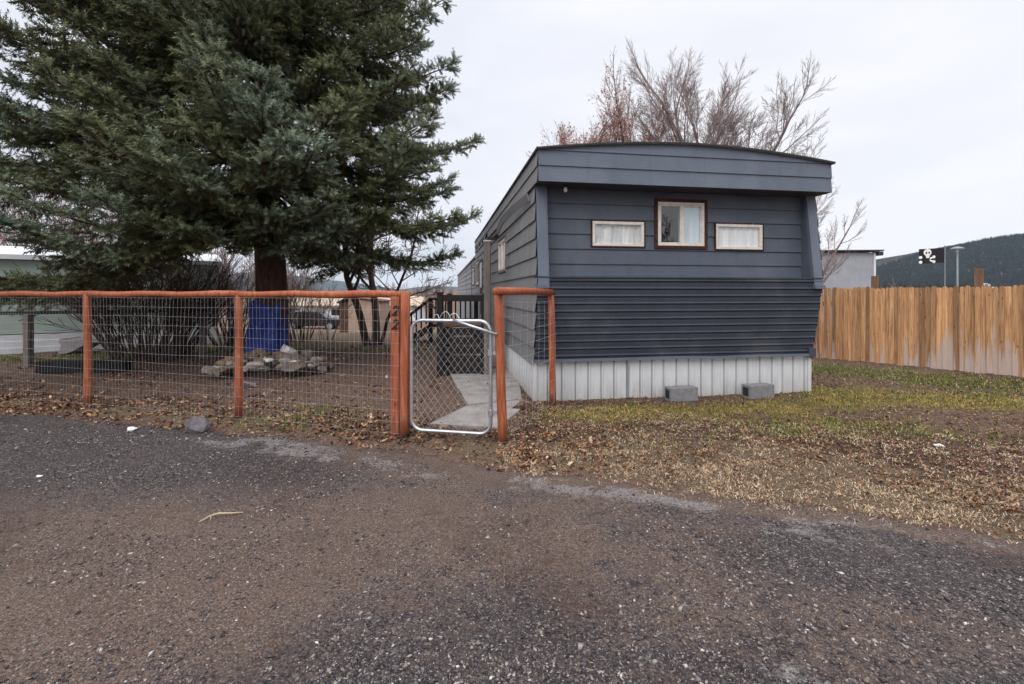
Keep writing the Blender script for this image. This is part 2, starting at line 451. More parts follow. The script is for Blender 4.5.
def road_mat():
    k = NT("worn_asphalt", 0.85, 0.25)
    a = k.sep(k.attr("tint").outputs["Vector"])      # x dirt, y pale crust, z wear
    v1 = k.voro(120); v2 = k.voro(210); v3 = k.voro(70)
    n1 = k.noise(3.0, 7, 0.7); n2 = k.noise(14, 6, 0.72); n3 = k.noise(70, 4, 0.7)
    r1 = k.sep(v1.outputs["Color"]); r2 = k.sep(v2.outputs["Color"]); r3 = k.sep(v3.outputs["Color"])
    asp = k.ramp(r1[0], [(0.0, (0.012, 0.009, 0.010)), (0.45, (0.044, 0.033, 0.034)), (0.78, (0.088, 0.067, 0.065)), (0.93, (0.15, 0.122, 0.112)), (0.985, (0.30, 0.27, 0.25))])
    fine = k.ramp(r2[1], [(0.0, (0.014, 0.012, 0.014)), (0.6, (0.046, 0.039, 0.042)), (0.93, (0.10, 0.085, 0.08)), (0.99, (0.28, 0.26, 0.25))])
    asp = k.mix(k.ramp(n2, [(0.42, 0.0), (0.58, 1.0)]), asp, fine)
    asp = k.mix(k.ramp(r3[2], [(0.90, 0.0), (0.93, 0.7)]), asp, k.ramp(r3[1], [(0.2, (0.045, 0.036, 0.037)), (0.6, (0.10, 0.08, 0.072)), (0.9, (0.20, 0.175, 0.16))]))
    dirt = k.ramp(n3, [(0.30, (0.040, 0.025, 0.019)), (0.5, (0.118, 0.078, 0.061)), (0.70, (0.22, 0.152, 0.122))])
    dirt = k.mix(k.ramp(n1, [(0.4, 0.0), (0.7, 0.55)]), dirt, (0.072, 0.045, 0.037))
    dirt = k.mix(k.ramp(r2[0], [(0.74, 0.0), (0.80, 0.75)]), dirt, k.ramp(r2[2], [(0.0, (0.03, 0.025, 0.025)), (0.6, (0.14, 0.11, 0.095)), (1.0, (0.33, 0.30, 0.27))]))
    br = k.math("ADD", k.math("MULTIPLY", k.math("SUBTRACT", n2, 0.5), 1.7), k.math("MULTIPLY", k.math("SUBTRACT", n1, 0.5), 1.9))
    br2 = k.math("MULTIPLY", k.math("SUBTRACT", n3, 0.5), 0.8)
    c = k.mix(k.ramp(k.math("ADD", k.math("ADD", a[0], br), br2), [(0.30, 0.0), (0.85, 0.92)]), asp, dirt)
    damp = k.noise(0.75, 5, 0.62)
    c = k.mix(k.ramp(k.math("ADD", damp, k.math("MULTIPLY", k.math("SUBTRACT", n2, 0.5), 0.22)), [(0.50, 0.0), (0.62, 0.55)]), c, k.mix(1.0, c, (0.50, 0.44, 0.44), "MULTIPLY"))
    pale = k.ramp(n3, [(0.32, (0.085, 0.070, 0.067)), (0.5, (0.19, 0.17, 0.165)), (0.66, (0.31, 0.285, 0.28))])
    c = k.mix(k.ramp(k.math("ADD", k.math("ADD", a[1], br), br2), [(0.50, 0.0), (0.92, 0.80)]), c, pale)
    wv = k.n("ShaderNodeVectorMath", operation="ADD")
    nz = k.n("ShaderNodeTexNoise"); nz.inputs["Scale"].default_value = 5.0; nz.inputs["Detail"].default_value = 5
    k.set(nz.inputs["Vector"], k.co())
    sc_ = k.n("ShaderNodeVectorMath", operation="SCALE"); k.set(sc_.inputs[0], nz.outputs["Color"]); sc_.inputs["Scale"].default_value = 0.45
    k.set(wv.inputs[0], k.co()); k.set(wv.inputs[1], sc_.outputs[0])
    cr = k.voro(1.5, wv.outputs[0], "DISTANCE_TO_EDGE")
    crk = k.math("MULTIPLY", k.ramp(cr.outputs["Distance"], [(0.004, 1.0), (0.016, 0.0)]), k.ramp(k.noise(1.3, 3), [(0.48, 0.0), (0.58, 0.8)]))
    crk = k.math("MULTIPLY", crk, k.math("SUBTRACT", 1.0, a[0], clamp=True))
    c = k.mix(crk, c, (0.012, 0.009, 0.008))
    k.color(c)
    h = k.math("ADD", k.math("MULTIPLY", v1.outputs["Distance"], -0.9), k.math("MULTIPLY", n2, 1.2))
    h = k.math("ADD", h, k.math("MULTIPLY", v3.outputs["Distance"], -0.5))
    h = k.math("ADD", h, k.math("MULTIPLY", n3, 0.6))
    k.bump(h, 0.9, 0.010)
    k.rough(k.ramp(n2, [(0.3, 0.7), (0.7, 0.95)]))
    return k.m
M["ground"] = ground_mat(); M["road"] = road_mat()
M["concrete"] = simple("grey_concrete", (0.27, 0.245, 0.235), 0.9, 0.28, 5, 0.2, 0, 0.6)
M["block"] = simple("concrete_block", (0.20, 0.195, 0.205), 0.95, 0.22, 14, 0.2, 0, 1.0)
M["tarp"] = simple("blue_tarp", (0.014, 0.042, 0.26), 0.5, 0.3, 5, 0.4)
M["pale_green"] = simple("pale_green_siding", (0.34, 0.41, 0.37), 0.6, 0.12, 2)
M["white_panel"] = simple("white_panel", (0.68, 0.70, 0.74), 0.5, 0.1, 3)
M["grey_steel"] = simple("light_grey_steel", (0.33, 0.345, 0.385), 0.6, 0.12, 1.2)
M["lilac"] = simple("pale_grey_plastic", (0.27, 0.245, 0.25), 0.6, 0.15, 4)
M["tan_wall"] = simple("tan_board", (0.36, 0.26, 0.20), 0.8, 0.2, 2)
M["beige_roof"] = simple("beige_roofing", (0.42, 0.34, 0.26), 0.8, 0.15, 1.5)
M["car_paint"] = simple("dark_car_paint", (0.012, 0.013, 0.016), 0.25, 0.2, 3, 0.6)
M["rubber"] = simple("rubber", (0.014, 0.014, 0.014), 0.8, 0.2)
M["dry_hill"] = simple("dry_grass_hill", (0.20, 0.145, 0.09), 0.95, 0.3, 0.05)
M["sleeper"] = simple("tarred_timber", (0.016, 0.014, 0.014), 0.85, 0.4, 9, 0.2, 0, 0.8)
M["lamp_metal"] = simple("lamp_metal", (0.24, 0.26, 0.28), 0.5, 0.1, 3)
M["flag_black"] = simple("black_cloth", (0.018, 0.016, 0.022), 0.9, 0.2, 3)
M["flag_white"] = simple("white_cloth", (0.80, 0.80, 0.80), 0.9, 0.05, 3)

# ------------------------------------------------------------------ camera, light, world
cam = bpy.data.cameras.new("camera")
cam.sensor_width = 36; cam.lens = 36 * 455 / 1024
cam.shift_y = -49 / 1024
cam.clip_start = 0.05; cam.clip_end = 20000
co = bpy.data.objects.new("camera", cam); COL.objects.link(co)
co.location = (0, 0, 1.3); co.rotation_euler = (PI / 2, 0, 0)
SC.camera = co

SUN_EL, SUN_AZ = math.radians(38), math.radians(208)   # azimuth clockwise from +Y
su = bpy.data.lights.new("sun", "SUN"); su.energy = 1.5; su.angle = math.radians(35); su.color = (1.0, 0.96, 0.92)
so = bpy.data.objects.new("sun", su); COL.objects.link(so)
sd = Vector((math.sin(SUN_AZ) * math.cos(SUN_EL), math.cos(SUN_AZ) * math.cos(SUN_EL), math.sin(SUN_EL)))
so.rotation_euler = sd.to_track_quat("Z", "Y").to_euler()

def make_world():
    w = bpy.data.worlds.new("World"); SC.world = w; w.use_nodes = True
    t = w.node_tree
    bg = t.nodes["Background"]; bg.inputs["Strength"].default_value = 0.1
    L = t.links.new
    sky = t.nodes.new("ShaderNodeTexSky"); sky.sky_type = "NISHITA"; sky.sun_disc = False
    sky.sun_elevation = SUN_EL; sky.sun_rotation = SUN_AZ
    tc = t.nodes.new("ShaderNodeTexCoord")
    sp = t.nodes.new("ShaderNodeSeparateXYZ"); L(tc.outputs["Generated"], sp.inputs[0])
    # overcast: flat bright cloud, brighter overhead
    r = t.nodes.new("ShaderNodeValToRGB"); L(sp.outputs[2], r.inputs[0])
    e = r.color_ramp.elements
    e[0].position = 0.0; e[0].color = (0.78, 0.80, 0.86, 1)
    e[1].position = 1.0; e[1].color = (1.0, 1.0, 1.0, 1)
    m = e.new(0.06); m.color = (0.80, 0.82, 0.875, 1)
    m = e.new(0.45); m.color = (0.80, 0.825, 0.90, 1)
    # bright break to the right
    rx = t.nodes.new("ShaderNodeMapRange"); rx.inputs[1].default_value = -0.2; rx.inputs[2].default_value = 0.8
    L(sp.outputs[0], rx.inputs[0])
    br = t.nodes.new("ShaderNodeMix"); br.data_type = "RGBA"; L(rx.outputs[0], br.inputs[0])
    L(r.outputs[0], br.inputs[6]); br.inputs[7].default_value = (0.96, 0.955, 0.97, 1)
    # soft cloud texture
    mp = t.nodes.new("ShaderNodeMapping"); mp.inputs["Scale"].default_value = (1, 1, 3.2); L(tc.outputs["Generated"], mp.inputs[0])
    nz = t.nodes.new("ShaderNodeTexNoise"); nz.inputs["Scale"].default_value = 2.2; nz.inputs["Detail"].default_value = 6; L(mp.outputs[0], nz.inputs["Vector"])
    cr = t.nodes.new("ShaderNodeValToRGB"); L(nz.outputs["Fac"], cr.inputs[0])
    cr.color_ramp.elements[0].position = 0.3; cr.color_ramp.elements[0].color = (0.90, 0.915, 0.95, 1)
    cr.color_ramp.elements[1].position = 0.7; cr.color_ramp.elements[1].color = (1.06, 1.05, 1.04, 1)
    mu = t.nodes.new("ShaderNodeMix"); mu.data_type = "RGBA"; mu.blend_type = "MULTIPLY"; mu.inputs[0].default_value = 1.0
    L(br.outputs[2], mu.inputs[6]); L(cr.outputs[0], mu.inputs[7])
    # zenith brightness
    zr = t.nodes.new("ShaderNodeMapRange"); zr.inputs[1].default_value = 0.60; zr.inputs[2].default_value = 1.0
    zr.inputs[3].default_value = 11.1; zr.inputs[4].default_value = 40.0
    L(sp.outputs[2], zr.inputs[0])
    sc = t.nodes.new("ShaderNodeVectorMath"); sc.operation = "SCALE"; L(mu.outputs[2], sc.inputs[0]); L(zr.outputs[0], sc.inputs["Scale"])
    # bands of blue low on the left
    lo = t.nodes.new("ShaderNodeMapRange"); lo.inputs[1].default_value = 0.17; lo.inputs[2].default_value = 0.04; lo.inputs[3].default_value = 0.06; lo.inputs[4].default_value = 0.55
    L(sp.outputs[2], lo.inputs[0])
    lx = t.nodes.new("ShaderNodeMapRange"); lx.inputs[1].default_value = 0.05; lx.inputs[2].default_value = -0.15; L(sp.outputs[0], lx.inputs[0])
    ml = t.nodes.new("ShaderNodeMath"); ml.operation = "MULTIPLY"; L(lo.outputs[0], ml.inputs[0]); L(lx.outputs[0], ml.inputs[1])
    n2 = t.nodes.new("ShaderNodeTexNoise"); n2.inputs["Scale"].default_value = 5.0; n2.inputs["Detail"].default_value = 4; L(mp.outputs[0], n2.inputs["Vector"])
    c2 = t.nodes.new("ShaderNodeMapRange"); c2.inputs[1].default_value = 0.42; c2.inputs[2].default_value = 0.62; L(n2.outputs["Fac"], c2.inputs[0])
    m3 = t.nodes.new("ShaderNodeMath"); m3.operation = "MULTIPLY_ADD"; L(ml.outputs[0], m3.inputs[0]); L(c2.outputs[0], m3.inputs[1]); m3.inputs[2].default_value = 0.03
    fm = t.nodes.new("ShaderNodeMix"); fm.data_type = "RGBA"; L(m3.outputs[0], fm.inputs[0])
    L(sc.outputs[0], fm.inputs[6])
    sk = t.nodes.new("ShaderNodeVectorMath"); sk.operation = "SCALE"; L(sky.outputs[0], sk.inputs[0]); sk.inputs["Scale"].default_value = 1.0
    L(sk.outputs[0], fm.inputs[7])
    L(fm.outputs[2], bg.inputs["Color"])
make_world()
SC.view_settings.view_transform = "Standard"
SC.view_settings.look = "None"
SC.view_settings.exposure = 0.0
SC.view_settings.gamma = 1.0
SC.view_settings.use_curve_mapping = False

# ------------------------------------------------------------------ ground sheet
def axis(lo, d0, d1, hi, step):
    dense = np.arange(d0, d1, step)
    a = d0 - np.geomspace(step, d0 - lo, 34)
    b = d1 + np.geomspace(step, hi - d1, 34)
    return np.concatenate([a[::-1], dense, b])

def grid_faces(nx, ny):
    i, j = np.meshgrid(np.arange(nx - 1), np.arange(ny - 1), indexing="ij")
    b = (i * ny + j).ravel()
    return np.stack([b, b + ny, b + ny + 1, b + 1], 1)

def gauss(x, y, cx, cy, sx, sy, rot=0.0):
    c, s = math.cos(rot), math.sin(rot)
    dx, dy = x - cx, y - cy
    a = (dx * c + dy * s) / sx; b = (-dx * s + dy * c) / sy
    return np.exp(-0.5 * (a * a + b * b))

def cover(x, y):
    """how much green grass, straw/leaf litter and yellow moss covers the ground."""
    d = y - road_edge(x)
    n = fbm(x * 0.9, y * 0.9, 41, 4); n2 = fbm(x * 2.3, y * 2.3, 61, 3)
    right = sstep(0.0, 0.9, x)
    left = 1 - right
    # green: strip along the picket fence, patches in the right verge, a tuft by the gate, far lawn
    green = 0.95 * gauss(x, y, 6.6, 6.6, 2.2, 0.65, -0.75) + 0.75 * gauss(x, y, 3.7, 4.25, 0.55, 0.22, -0.35) + 0.5 * gauss(x, y, 2.6, 4.3, 0.5, 0.25)
    green = green + 0.75 * gauss(x, y, -2.2, 4.75, 0.45, 0.3) + 0.42 * sstep(9.3, 10.6, y) * (1 - sstep(20, 30, y)) * (x < 0.2) + 0.9 * gauss(x, y, -9.5, 8.9, 3.2, 0.45, 0.5)
    green = green + 0.3 * gauss(x, y, 1.0, 3.9, 0.3, 0.2)
    green = green * (0.4 + 1.2 * n)
    moss = 1.15 * gauss(x, y, 5.2, 5.6, 1.2, 0.4, -0.25) + 0.85 * gauss(x, y, 2.6, 5.15, 1.6, 0.22, 0.16) + 0.55 * gauss(x, y, 3.1, 4.6, 0.9, 0.3, -0.1) + 0.5 * gauss(x, y, 0.9, 4.9, 0.5, 0.3)
    moss = moss * (0.4 + 1.2 * n2)
    straw = right * (1.0 * np.exp(-((d - 0.45) / 0.45) ** 2) + 0.42) + left * 0.75 * np.exp(-((d - 0.35) / 0.35) ** 2)
    straw = straw * (0.45 + 1.1 * n) * sstep(-0.05, 0.12, d)
    straw = straw + 0.55 * sstep(14, 40, y)
    return np.clip(green, 0, 1), np.clip(straw, 0, 1), np.clip(moss, 0, 1)

gx = axis(-6000, -12.5, 10.0, 6000, 0.075)
gy = axis(-300, 0.9, 12.6, 9000, 0.065)
GX, GY = np.meshgrid(gx, gy, indexing="ij")
GZ = ground_z(GX, GY)
# the strip under the road sits lower
under = (GY < road_edge(GX) - 0.12)
GZ = np.where(under, GZ - 0.03, GZ)
g, s_, m_ = cover(GX, GY)
D_ = GY - road_edge(GX)
hum = np.clip(sstep(0.15, 0.6, D_) * (1 - sstep(1.5, 2.4, D_)) * sstep(-0.3, 0.4, GX) * (0.35 + 1.1 * fbm(GX * 1.3, GY * 2.0, 77, 4)), 0, 1)
ground = mesh_np("ground", np.stack([GX, GY, GZ], 2).reshape(-1, 3), grid_faces(len(gx), len(gy)), M["ground"],
                 tint=np.stack([g, s_, m_, hum], 2).reshape(-1, 4), smooth=True)
tag(ground, "brown yard soil with dry leaves, straw and patches of grass", kind="structure")

# ------------------------------------------------------------------ road sheet
def edge_strip(x, d):
    w = 0.20 + 0.30 * fbm(x * 1.4, x * 0 + 7.7, 55, 3)
    return 1.2 * (1 - sstep(w * 0.55, w, d)) * sstep(-1.6, -0.4, x)
def road_cover(x, y):
    d = road_edge(x) - y
    n = fbm(x * 0.7 + 5, y * 0.7, 81, 4); n2 = fbm(x * 1.7, y * 1.7, 91, 4)
    dirt = 0.95 * gauss(x, y, -2.6, 2.35, 1.7, 0.42, 0.02) + 0.9 * gauss(x, y, -1.7, 1.72, 0.65, 0.35, 0.2) + 0.95 * gauss(x, y, -0.55, 2.75, 0.75, 0.33) \
        + 0.7 * gauss(x, y, 1.4, 1.75, 0.7, 0.2, -0.2) + 1.05 * gauss(x, y, -0.4, 3.6, 0.95, 0.3, -0.15) + 0.55 * gauss(x, y, 0.5, 2.35, 0.6, 0.2)
    dirt = dirt + 1.1 * np.exp(-np.clip(d, 0, 9) / 0.16) * sstep(-0.6, 0.2, x + 0.0 * y)
    dirt = dirt + 0.8 * np.exp(-np.clip(d, 0, 9) / 0.2) * (1 - sstep(-0.6, 0.2, x))
    dirt = 0.80 * dirt * (0.55 + 0.9 * n) + 0.06 + 0.55 * (n2 - 0.45)
    dirt = np.maximum(dirt, edge_strip(x, d) * (0.75 + 0.5 * n2))
    dirt = dirt + 0.35 * gauss(x, y, -2.3, 1.9, 1.3, 0.45)
    pale = 0.9 * gauss(x, y, -2.35, 3.95, 0.75, 0.14, -0.22) + 0.65 * gauss(x, y, -1.35, 3.55, 0.5, 0.07, -0.2) + 0.6 * gauss(x, y, 0.0, 3.1, 1.0, 0.12, -0.2)
    pale = pale + 1.05 * gauss(x, y, 0.95, 2.82, 0.42, 0.06, -0.42) + 0.75 * gauss(x, y, 1.45, 2.45, 0.35, 0.08, -0.3) + 0.95 * gauss(x, y, 2.05, 2.5, 0.4, 0.06, -0.36) \
        + 0.8 * gauss(x, y, 2.1, 1.55, 0.3, 0.07) + 0.6 * gauss(x, y, 1.0, 1.55, 0.16, 0.06)
    n3 = fbm(x * 5.5, y * 9, 131, 4)
    pale = pale * (0.55 + 1.0 * n2) * np.clip((n3 - 0.33) * 5, 0.05, 1.3)
    return np.clip(dirt, 0, 1), np.clip(pale, 0, 1)

rx = axis(-39, -7.5, 4.0, 39, 0.06)
tt = np.concatenate([np.linspace(0, 1, 80)])
RX = np.repeat(rx[:, None], len(tt), 1)
E0 = road_edge(RX)
FAR = E0 - 9.5
dd = 5.0 * tt[None, :] ** 1.25
RY = np.where(tt[None, :] < 0.999, E0 - dd + 0.02 * (vnoise(RX * 9, dd * 9, 8) - .5), FAR)
RZ = 0.004 + 0.030 * (fbm(RX * 0.9, RY * 0.9, 12, 3) - 0.5) * np.clip((E0 - RY) / 0.5, 0, 1) - 0.022 * np.exp(-np.clip(E0 - RY, 0, 9) / 0.05)
d_, p_ = road_cover(RX, RY)
road = mesh_np("road", np.stack([RX, RY, RZ], 2).reshape(-1, 3), grid_faces(len(rx), len(tt))[:, ::-1], M["road"],
               tint=np.stack([d_, p_, d_ * 0], 2).reshape(-1, 3), smooth=True)
tag(road, "worn dark asphalt lane with brown dirt and loose gravel", kind="structure")
def road_z(x, y):
    return 0.004 + 0.030 * (fbm(x * 0.9, y * 0.9, 12, 3) - 0.5) * np.clip((road_edge(x) - y) / 0.5, 0, 1)

# ------------------------------------------------------------------ scattered bits (uncountable)
def in_view(x, y, pad=2.6):
    return np.abs(x) < 1.16 * np.maximum(y, 0.5) + pad

def scatter_mesh(name, P, size, proto, faces, mat, tint, flat=None, aniso=None, smooth=False):
    """one mesh of many copies of proto with random yaw, tilt and size."""
    n = len(P)
    yaw = RNG.uniform(0, 2 * PI, n)
    tx, ty = (RNG.normal(0, flat if flat else 0.3, n) for _ in range(2))
    cy, sy = np.cos(yaw), np.sin(yaw)
    Rz = np.zeros((n, 3, 3)); Rz[:, 0, 0] = cy; Rz[:, 0, 1] = -sy; Rz[:, 1, 0] = sy; Rz[:, 1, 1] = cy; Rz[:, 2, 2] = 1
    Rx = np.zeros((n, 3, 3)); Rx[:, 0, 0] = 1; Rx[:, 1, 1] = np.cos(tx); Rx[:, 1, 2] = -np.sin(tx); Rx[:, 2, 1] = np.sin(tx); Rx[:, 2, 2] = np.cos(tx)
    Ry = np.zeros((n, 3, 3)); Ry[:, 1, 1] = 1; Ry[:, 0, 0] = np.cos(ty); Ry[:, 0, 2] = np.sin(ty); Ry[:, 2, 0] = -np.sin(ty); Ry[:, 2, 2] = np.cos(ty)
    R = Ry @ Rx @ Rz
    pr = np.repeat(proto[None], n, 0) if proto.ndim == 2 else proto
    if aniso is not None: pr = pr * aniso[:, None, :]
    V = np.einsum("nij,nkj->nki", R, pr * size[:, None, None]) + P[:, None, :]
    k = pr.shape[1]
    Fc = (faces[None] + (np.arange(n) * k)[:, None, None]).reshape(-1, faces.shape[1])
    return mesh_np(name, V.reshape(-1, 3), Fc, mat, tint=np.repeat(tint, k, 0), smooth=smooth)

def palette(n, cols, w, jit=0.25):
    cols = np.array(cols); w = np.array(w, dtype=float); w /= w.sum()
    c = cols[RNG.choice(len(cols), n, p=w)]
    return np.clip(c * RNG.uniform(1 - jit, 1 + jit, (n, 1)), 0, 0.9)

# gravel on the lane
def gravel():
    N = 420000
    Y = 1.25 + (RNG.uniform(0, 1, N) ** 1.25) * 4.2
    X = RNG.uniform(-1, 1, N) * (1.2 * Y + 1.3)
    d, p = road_cover(X, Y)
    e = road_edge(X) - Y
    clump = fbm(X * 2.2, Y * 2.2, 101, 4)
    dens = np.clip((clump - 0.36) * 2.6, 0.05, 1) * (0.5 + 0.5 * (1 - d)) * 0.74 * (1 - 0.8 * np.clip(edge_strip(X, e), 0, 1))
    keep = (e > 0.02) & (RNG.uniform(0, 1, N) < dens)
    X, Y = X[keep], Y[keep]
    n = len(X)
    size = 0.0022 + RNG.gamma(1.7, 0.0016, n)
    size = np.where(RNG.uniform(0, 1, n) < 0.010, size * 2.0, size)
    size = np.clip(size, 0.0018, 0.015)
    P = np.stack([X, Y, road_z(X, Y) + size * 0.12], 1)
    oc = np.array([(1, 0, 0), (0.2, 1, 0.1), (-1, 0.15, 0), (-0.1, -1, 0), (0.1, 0, 0.62), (0, 0.1, -0.6)])
    pr = np.repeat(oc[None], n, 0) + RNG.normal(0, 0.22, (n, 6, 3))
    pr *= np.stack([RNG.uniform(0.8, 1.5, n), RNG.uniform(0.6, 1.0, n), RNG.uniform(0.6, 1.0, n)], 1)[:, None, :]
    fs = np.array([(0, 1, 4), (1, 2, 4), (2, 3, 4), (3, 0, 4), (1, 0, 5), (2, 1, 5), (3, 2, 5), (0, 3, 5)])
    t = palette(n, [(0.036, 0.030, 0.034), (0.070, 0.058, 0.062), (0.125, 0.104, 0.102), (0.18, 0.135, 0.11), (0.27, 0.24, 0.225), (0.43, 0.40, 0.37)],
                [0.27, 0.27, 0.22, 0.10, 0.115, 0.025])
    o = scatter_mesh("gravel", P, size, pr, fs, M["pebble"], t, flat=0.3)
    tag(o, "loose gravel chips scattered over the asphalt lane", kind="stuff")
gravel()

# dry leaves
def leaves():
    PX, PY, SZ = [], [], []
    def put(n, xs, dens_f, smin, smax):
        X = RNG.uniform(xs[0], xs[1], n); Y = RNG.uniform(xs[2], xs[3], n)
        h = int(n * 0.6); q = RNG.integers(h, h + n // 60, h); sp = RNG.gamma(2.0, 0.035, n)[q]
        X[:h] = X[q] + RNG.normal(0, 1, h) * sp; Y[:h] = Y[q] + RNG.normal(0, 1, h) * sp * .7
        k = RNG.uniform(0, 1, n) < dens_f(X, Y)
        k &= in_view(X, Y)
        PX.append(X[k]); PY.append(Y[k]); SZ.append(RNG.uniform(smin, smax, k.sum()))
    def lf(X, Y):
        d = Y - road_edge(X)
        return np.clip(1.0 * np.exp(-((d - 0.45) / 0.36) ** 2) * np.clip((fbm(X * 1.9, Y * 3, 7, 4) - 0.32) * 3, 0.1, 1.0), 0, 1) * (X < 0.9) * (1 - 0.85 * gauss(X, Y, -0.55, 3.75, 0.42, 0.4))
    put(90000, (-8.5, 0.9, 3.2, 7.2), lf, 0.009, 0.024)
    def rf(X, Y):
        d = Y - road_edge(X)
        n = fbm(X * 1.6, Y * 2.6, 9, 4)
        return np.clip(sstep(0.0, 0.6, d) * (1 - sstep(1.5, 2.6, d)) * np.clip((n - 0.33) * 3.4, 0.15, 0.95) * (1 - 0.75 * cover(X, Y)[2]) * (1 - 0.6 * cover(X, Y)[0]) + 0.10 * sstep(-0.25, .15, d) + 0.30 * sstep(1.4, 2.2, d), 0, 1) * (X > 0.05) * (Y < 8) * (1 - 0.6 * cover(X, Y)[2])
    put(190000, (0.05, 10.2, -0.3, 7.4), rf, 0.004, 0.013)
    def yf(X, Y):
        return 0.22 * fbm(X, Y, 13, 3) * ((X < -0.95)) * (Y > road_edge(X) + 0.6) + 0.05
    put(16000, (-10, 0.2, 4.6, 12.5), yf, 0.014, 0.034)
    X, Y, S = map(np.concatenate, (PX, PY, SZ))
    # nothing under the house
    Ux, Uy = math.cos(math.radians(8.9)), math.sin(math.radians(8.9))
    u = (X - 0.262) * Ux + (Y - 5.427) * Uy; v = -(X - 0.262) * Uy + (Y - 5.427) * Ux
    k = ~((u > -0.02) & (u < 3.72) & (v > -0.02)) & (Y - road_edge(X) > -0.12)
    X, Y, S = X[k], Y[k], S[k]
    n = len(X)
    P = np.stack([X, Y, np.where(Y > road_edge(X), ground_z(X, Y), road_z(X, Y)) + 0.004 + RNG.uniform(0, 0.014, n)], 1)
    proto = np.array([(-1.2, 0, 0.18), (-0.3, -0.6, 0.05), (-0.3, 0.6, 0.3), (0.5, -0.5, 0.12), (0.5, 0.5, -0.05), (1.3, 0, 0.35), (0.1, 0, -0.1)])
    fs = np.array([(0, 1, 6), (0, 6, 2), (1, 3, 6), (2, 6, 4), (3, 5, 6), (4, 6, 5)])
    pr = np.repeat(proto[None], n, 0) + RNG.normal(0, 0.14, (n, 7, 3))
    t = palette(n, [(0.20, 0.105, 0.055), (0.115, 0.055, 0.034), (0.30, 0.19, 0.115), (0.40, 0.29, 0.19), (0.055, 0.028, 0.02), (0.22, 0.085, 0.045), (0.30, 0.17, 0.065)],
                [0.20, 0.27, 0.12, 0.07, 0.22, 0.09, 0.03])
    o = scatter_mesh("fallen_leaves", P, S, pr, fs, M["leaf"], t, flat=0.38)
    tag(o, "dry brown leaves scattered along the fence and verge", kind="stuff")
leaves()

def blades(name, label, N, area, dens_f, hmin, hmax, lean, cols, w, width=0.0016, clump=0):
    X = RNG.uniform(area[0], area[1], N)
    Y = RNG.uniform(area[2], area[3], N) if len(area) == 4 else road_edge(X) + RNG.uniform(area[2], area[3], N)
    if clump:
        q = RNG.integers(0, N // clump, N) if True else 0
        sp = RNG.gamma(2.0, 0.028, N // clump)[q]
        X = X[q] + RNG.normal(0, 1, N) * sp; Y = Y[q] + RNG.normal(0, 1, N) * sp * 0.8
    k = (RNG.uniform(0, 1, N) < dens_f(X, Y)) & in_view(X, Y)
    Ux, Uy = math.cos(math.radians(8.9)), math.sin(math.radians(8.9))
    u = (X - 0.262) * Ux + (Y - 5.427) * Uy; v = -(X - 0.262) * Uy + (Y - 5.427) * Ux
    k &= ~((u > -0.02) & (u < 3.72) & (v > -0.02))
    X, Y = X[k], Y[k]; n = len(X)
    Z = np.where(Y > road_edge(X), ground_z(X, Y), road_z(X, Y)) - 0.002
    H = RNG.uniform(hmin, hmax, n); a = RNG.uniform(0, 2 * PI, n)
    ln = np.clip(RNG.normal(lean, 0.3, n), 0.05, 1.5)
    dx, dy = np.cos(a), np.sin(a)
    W = width * RNG.uniform(0.8, 1.6, n) * (1 + 0.12 * Y)
    b = np.stack([X, Y, Z], 1)
    side = np.stack([-dy, dx, 0 * dx], 1) * W[:, None]
    mid = b + np.stack([dx * np.sin(ln * .6), dy * np.sin(ln * .6), np.cos(ln * .6)], 1) * (H * 0.55)[:, None]
    tip = mid + np.stack([dx * np.sin(ln), dy * np.sin(ln), np.cos(ln)], 1) * (H * 0.5)[:, None]
    tip[:, 2] = np.maximum(tip[:, 2], Z + 0.004)
    V = np.stack([b - side, b + side, mid + side * .8, mid - side * .8, tip], 1)
    idx = (np.arange(n) * 5)[:, None]
    T = np.concatenate([idx + np.array([0, 1, 2]), idx + np.array([0, 2, 3]), idx + np.array([3, 2, 4])], 0)
    t = palette(n, cols, w)
    o = mesh_np(name, V.reshape(-1, 3), T, M["blade"], tint=np.repeat(t, 5, 0))
    tag(o, label, kind="stuff")

def straw_d(X, Y):
    d = Y - road_edge(X)
    n = fbm(X * 2.1, Y * 3.4, 15, 4)
    edge = np.exp(-((d - 0.30) / 0.28) ** 2) * np.clip((n - 0.33) * 3.8, 0.12, 1.0)
    return np.clip(edge + 0.34 * sstep(0.1, 0.3, d) * n + 0.03, 0, 1) * ((X > -0.1) + 0.12) * 0.95 * (Y < 9) * (1 - 0.8 * gauss(X, Y, -0.55, 3.8, 0.45, 0.5))
blades("dry_grass", "pale straw and dry grass lying along the lane edge", 520000, (-6, 9.6, -0.16, 2.1, 0), straw_d, 0.010, 0.034, 1.5,
       [(0.48, 0.36, 0.23), (0.30, 0.20, 0.125), (0.60, 0.48, 0.34), (0.12, 0.075, 0.05)], [0.38, 0.28, 0.16, 0.18], 0.0011, 70)
def green_d(X, Y):
    g, s, m = cover(X, Y)
    v = -(X - 0.262) * math.sin(math.radians(8.9)) + (Y - 5.427) * math.cos(math.radians(8.9))
    foot = 0.55 * np.exp(-((v + 0.06) / 0.07) ** 2) * (X > 0.3) * (X < 4.2) * np.clip((fbm(X * 3, Y, 19, 3) - .35) * 3, 0, 1)
    return np.clip(g * 0.9 + m * 0.4 + foot, 0, 1) * (Y - road_edge(X) > 0.1)
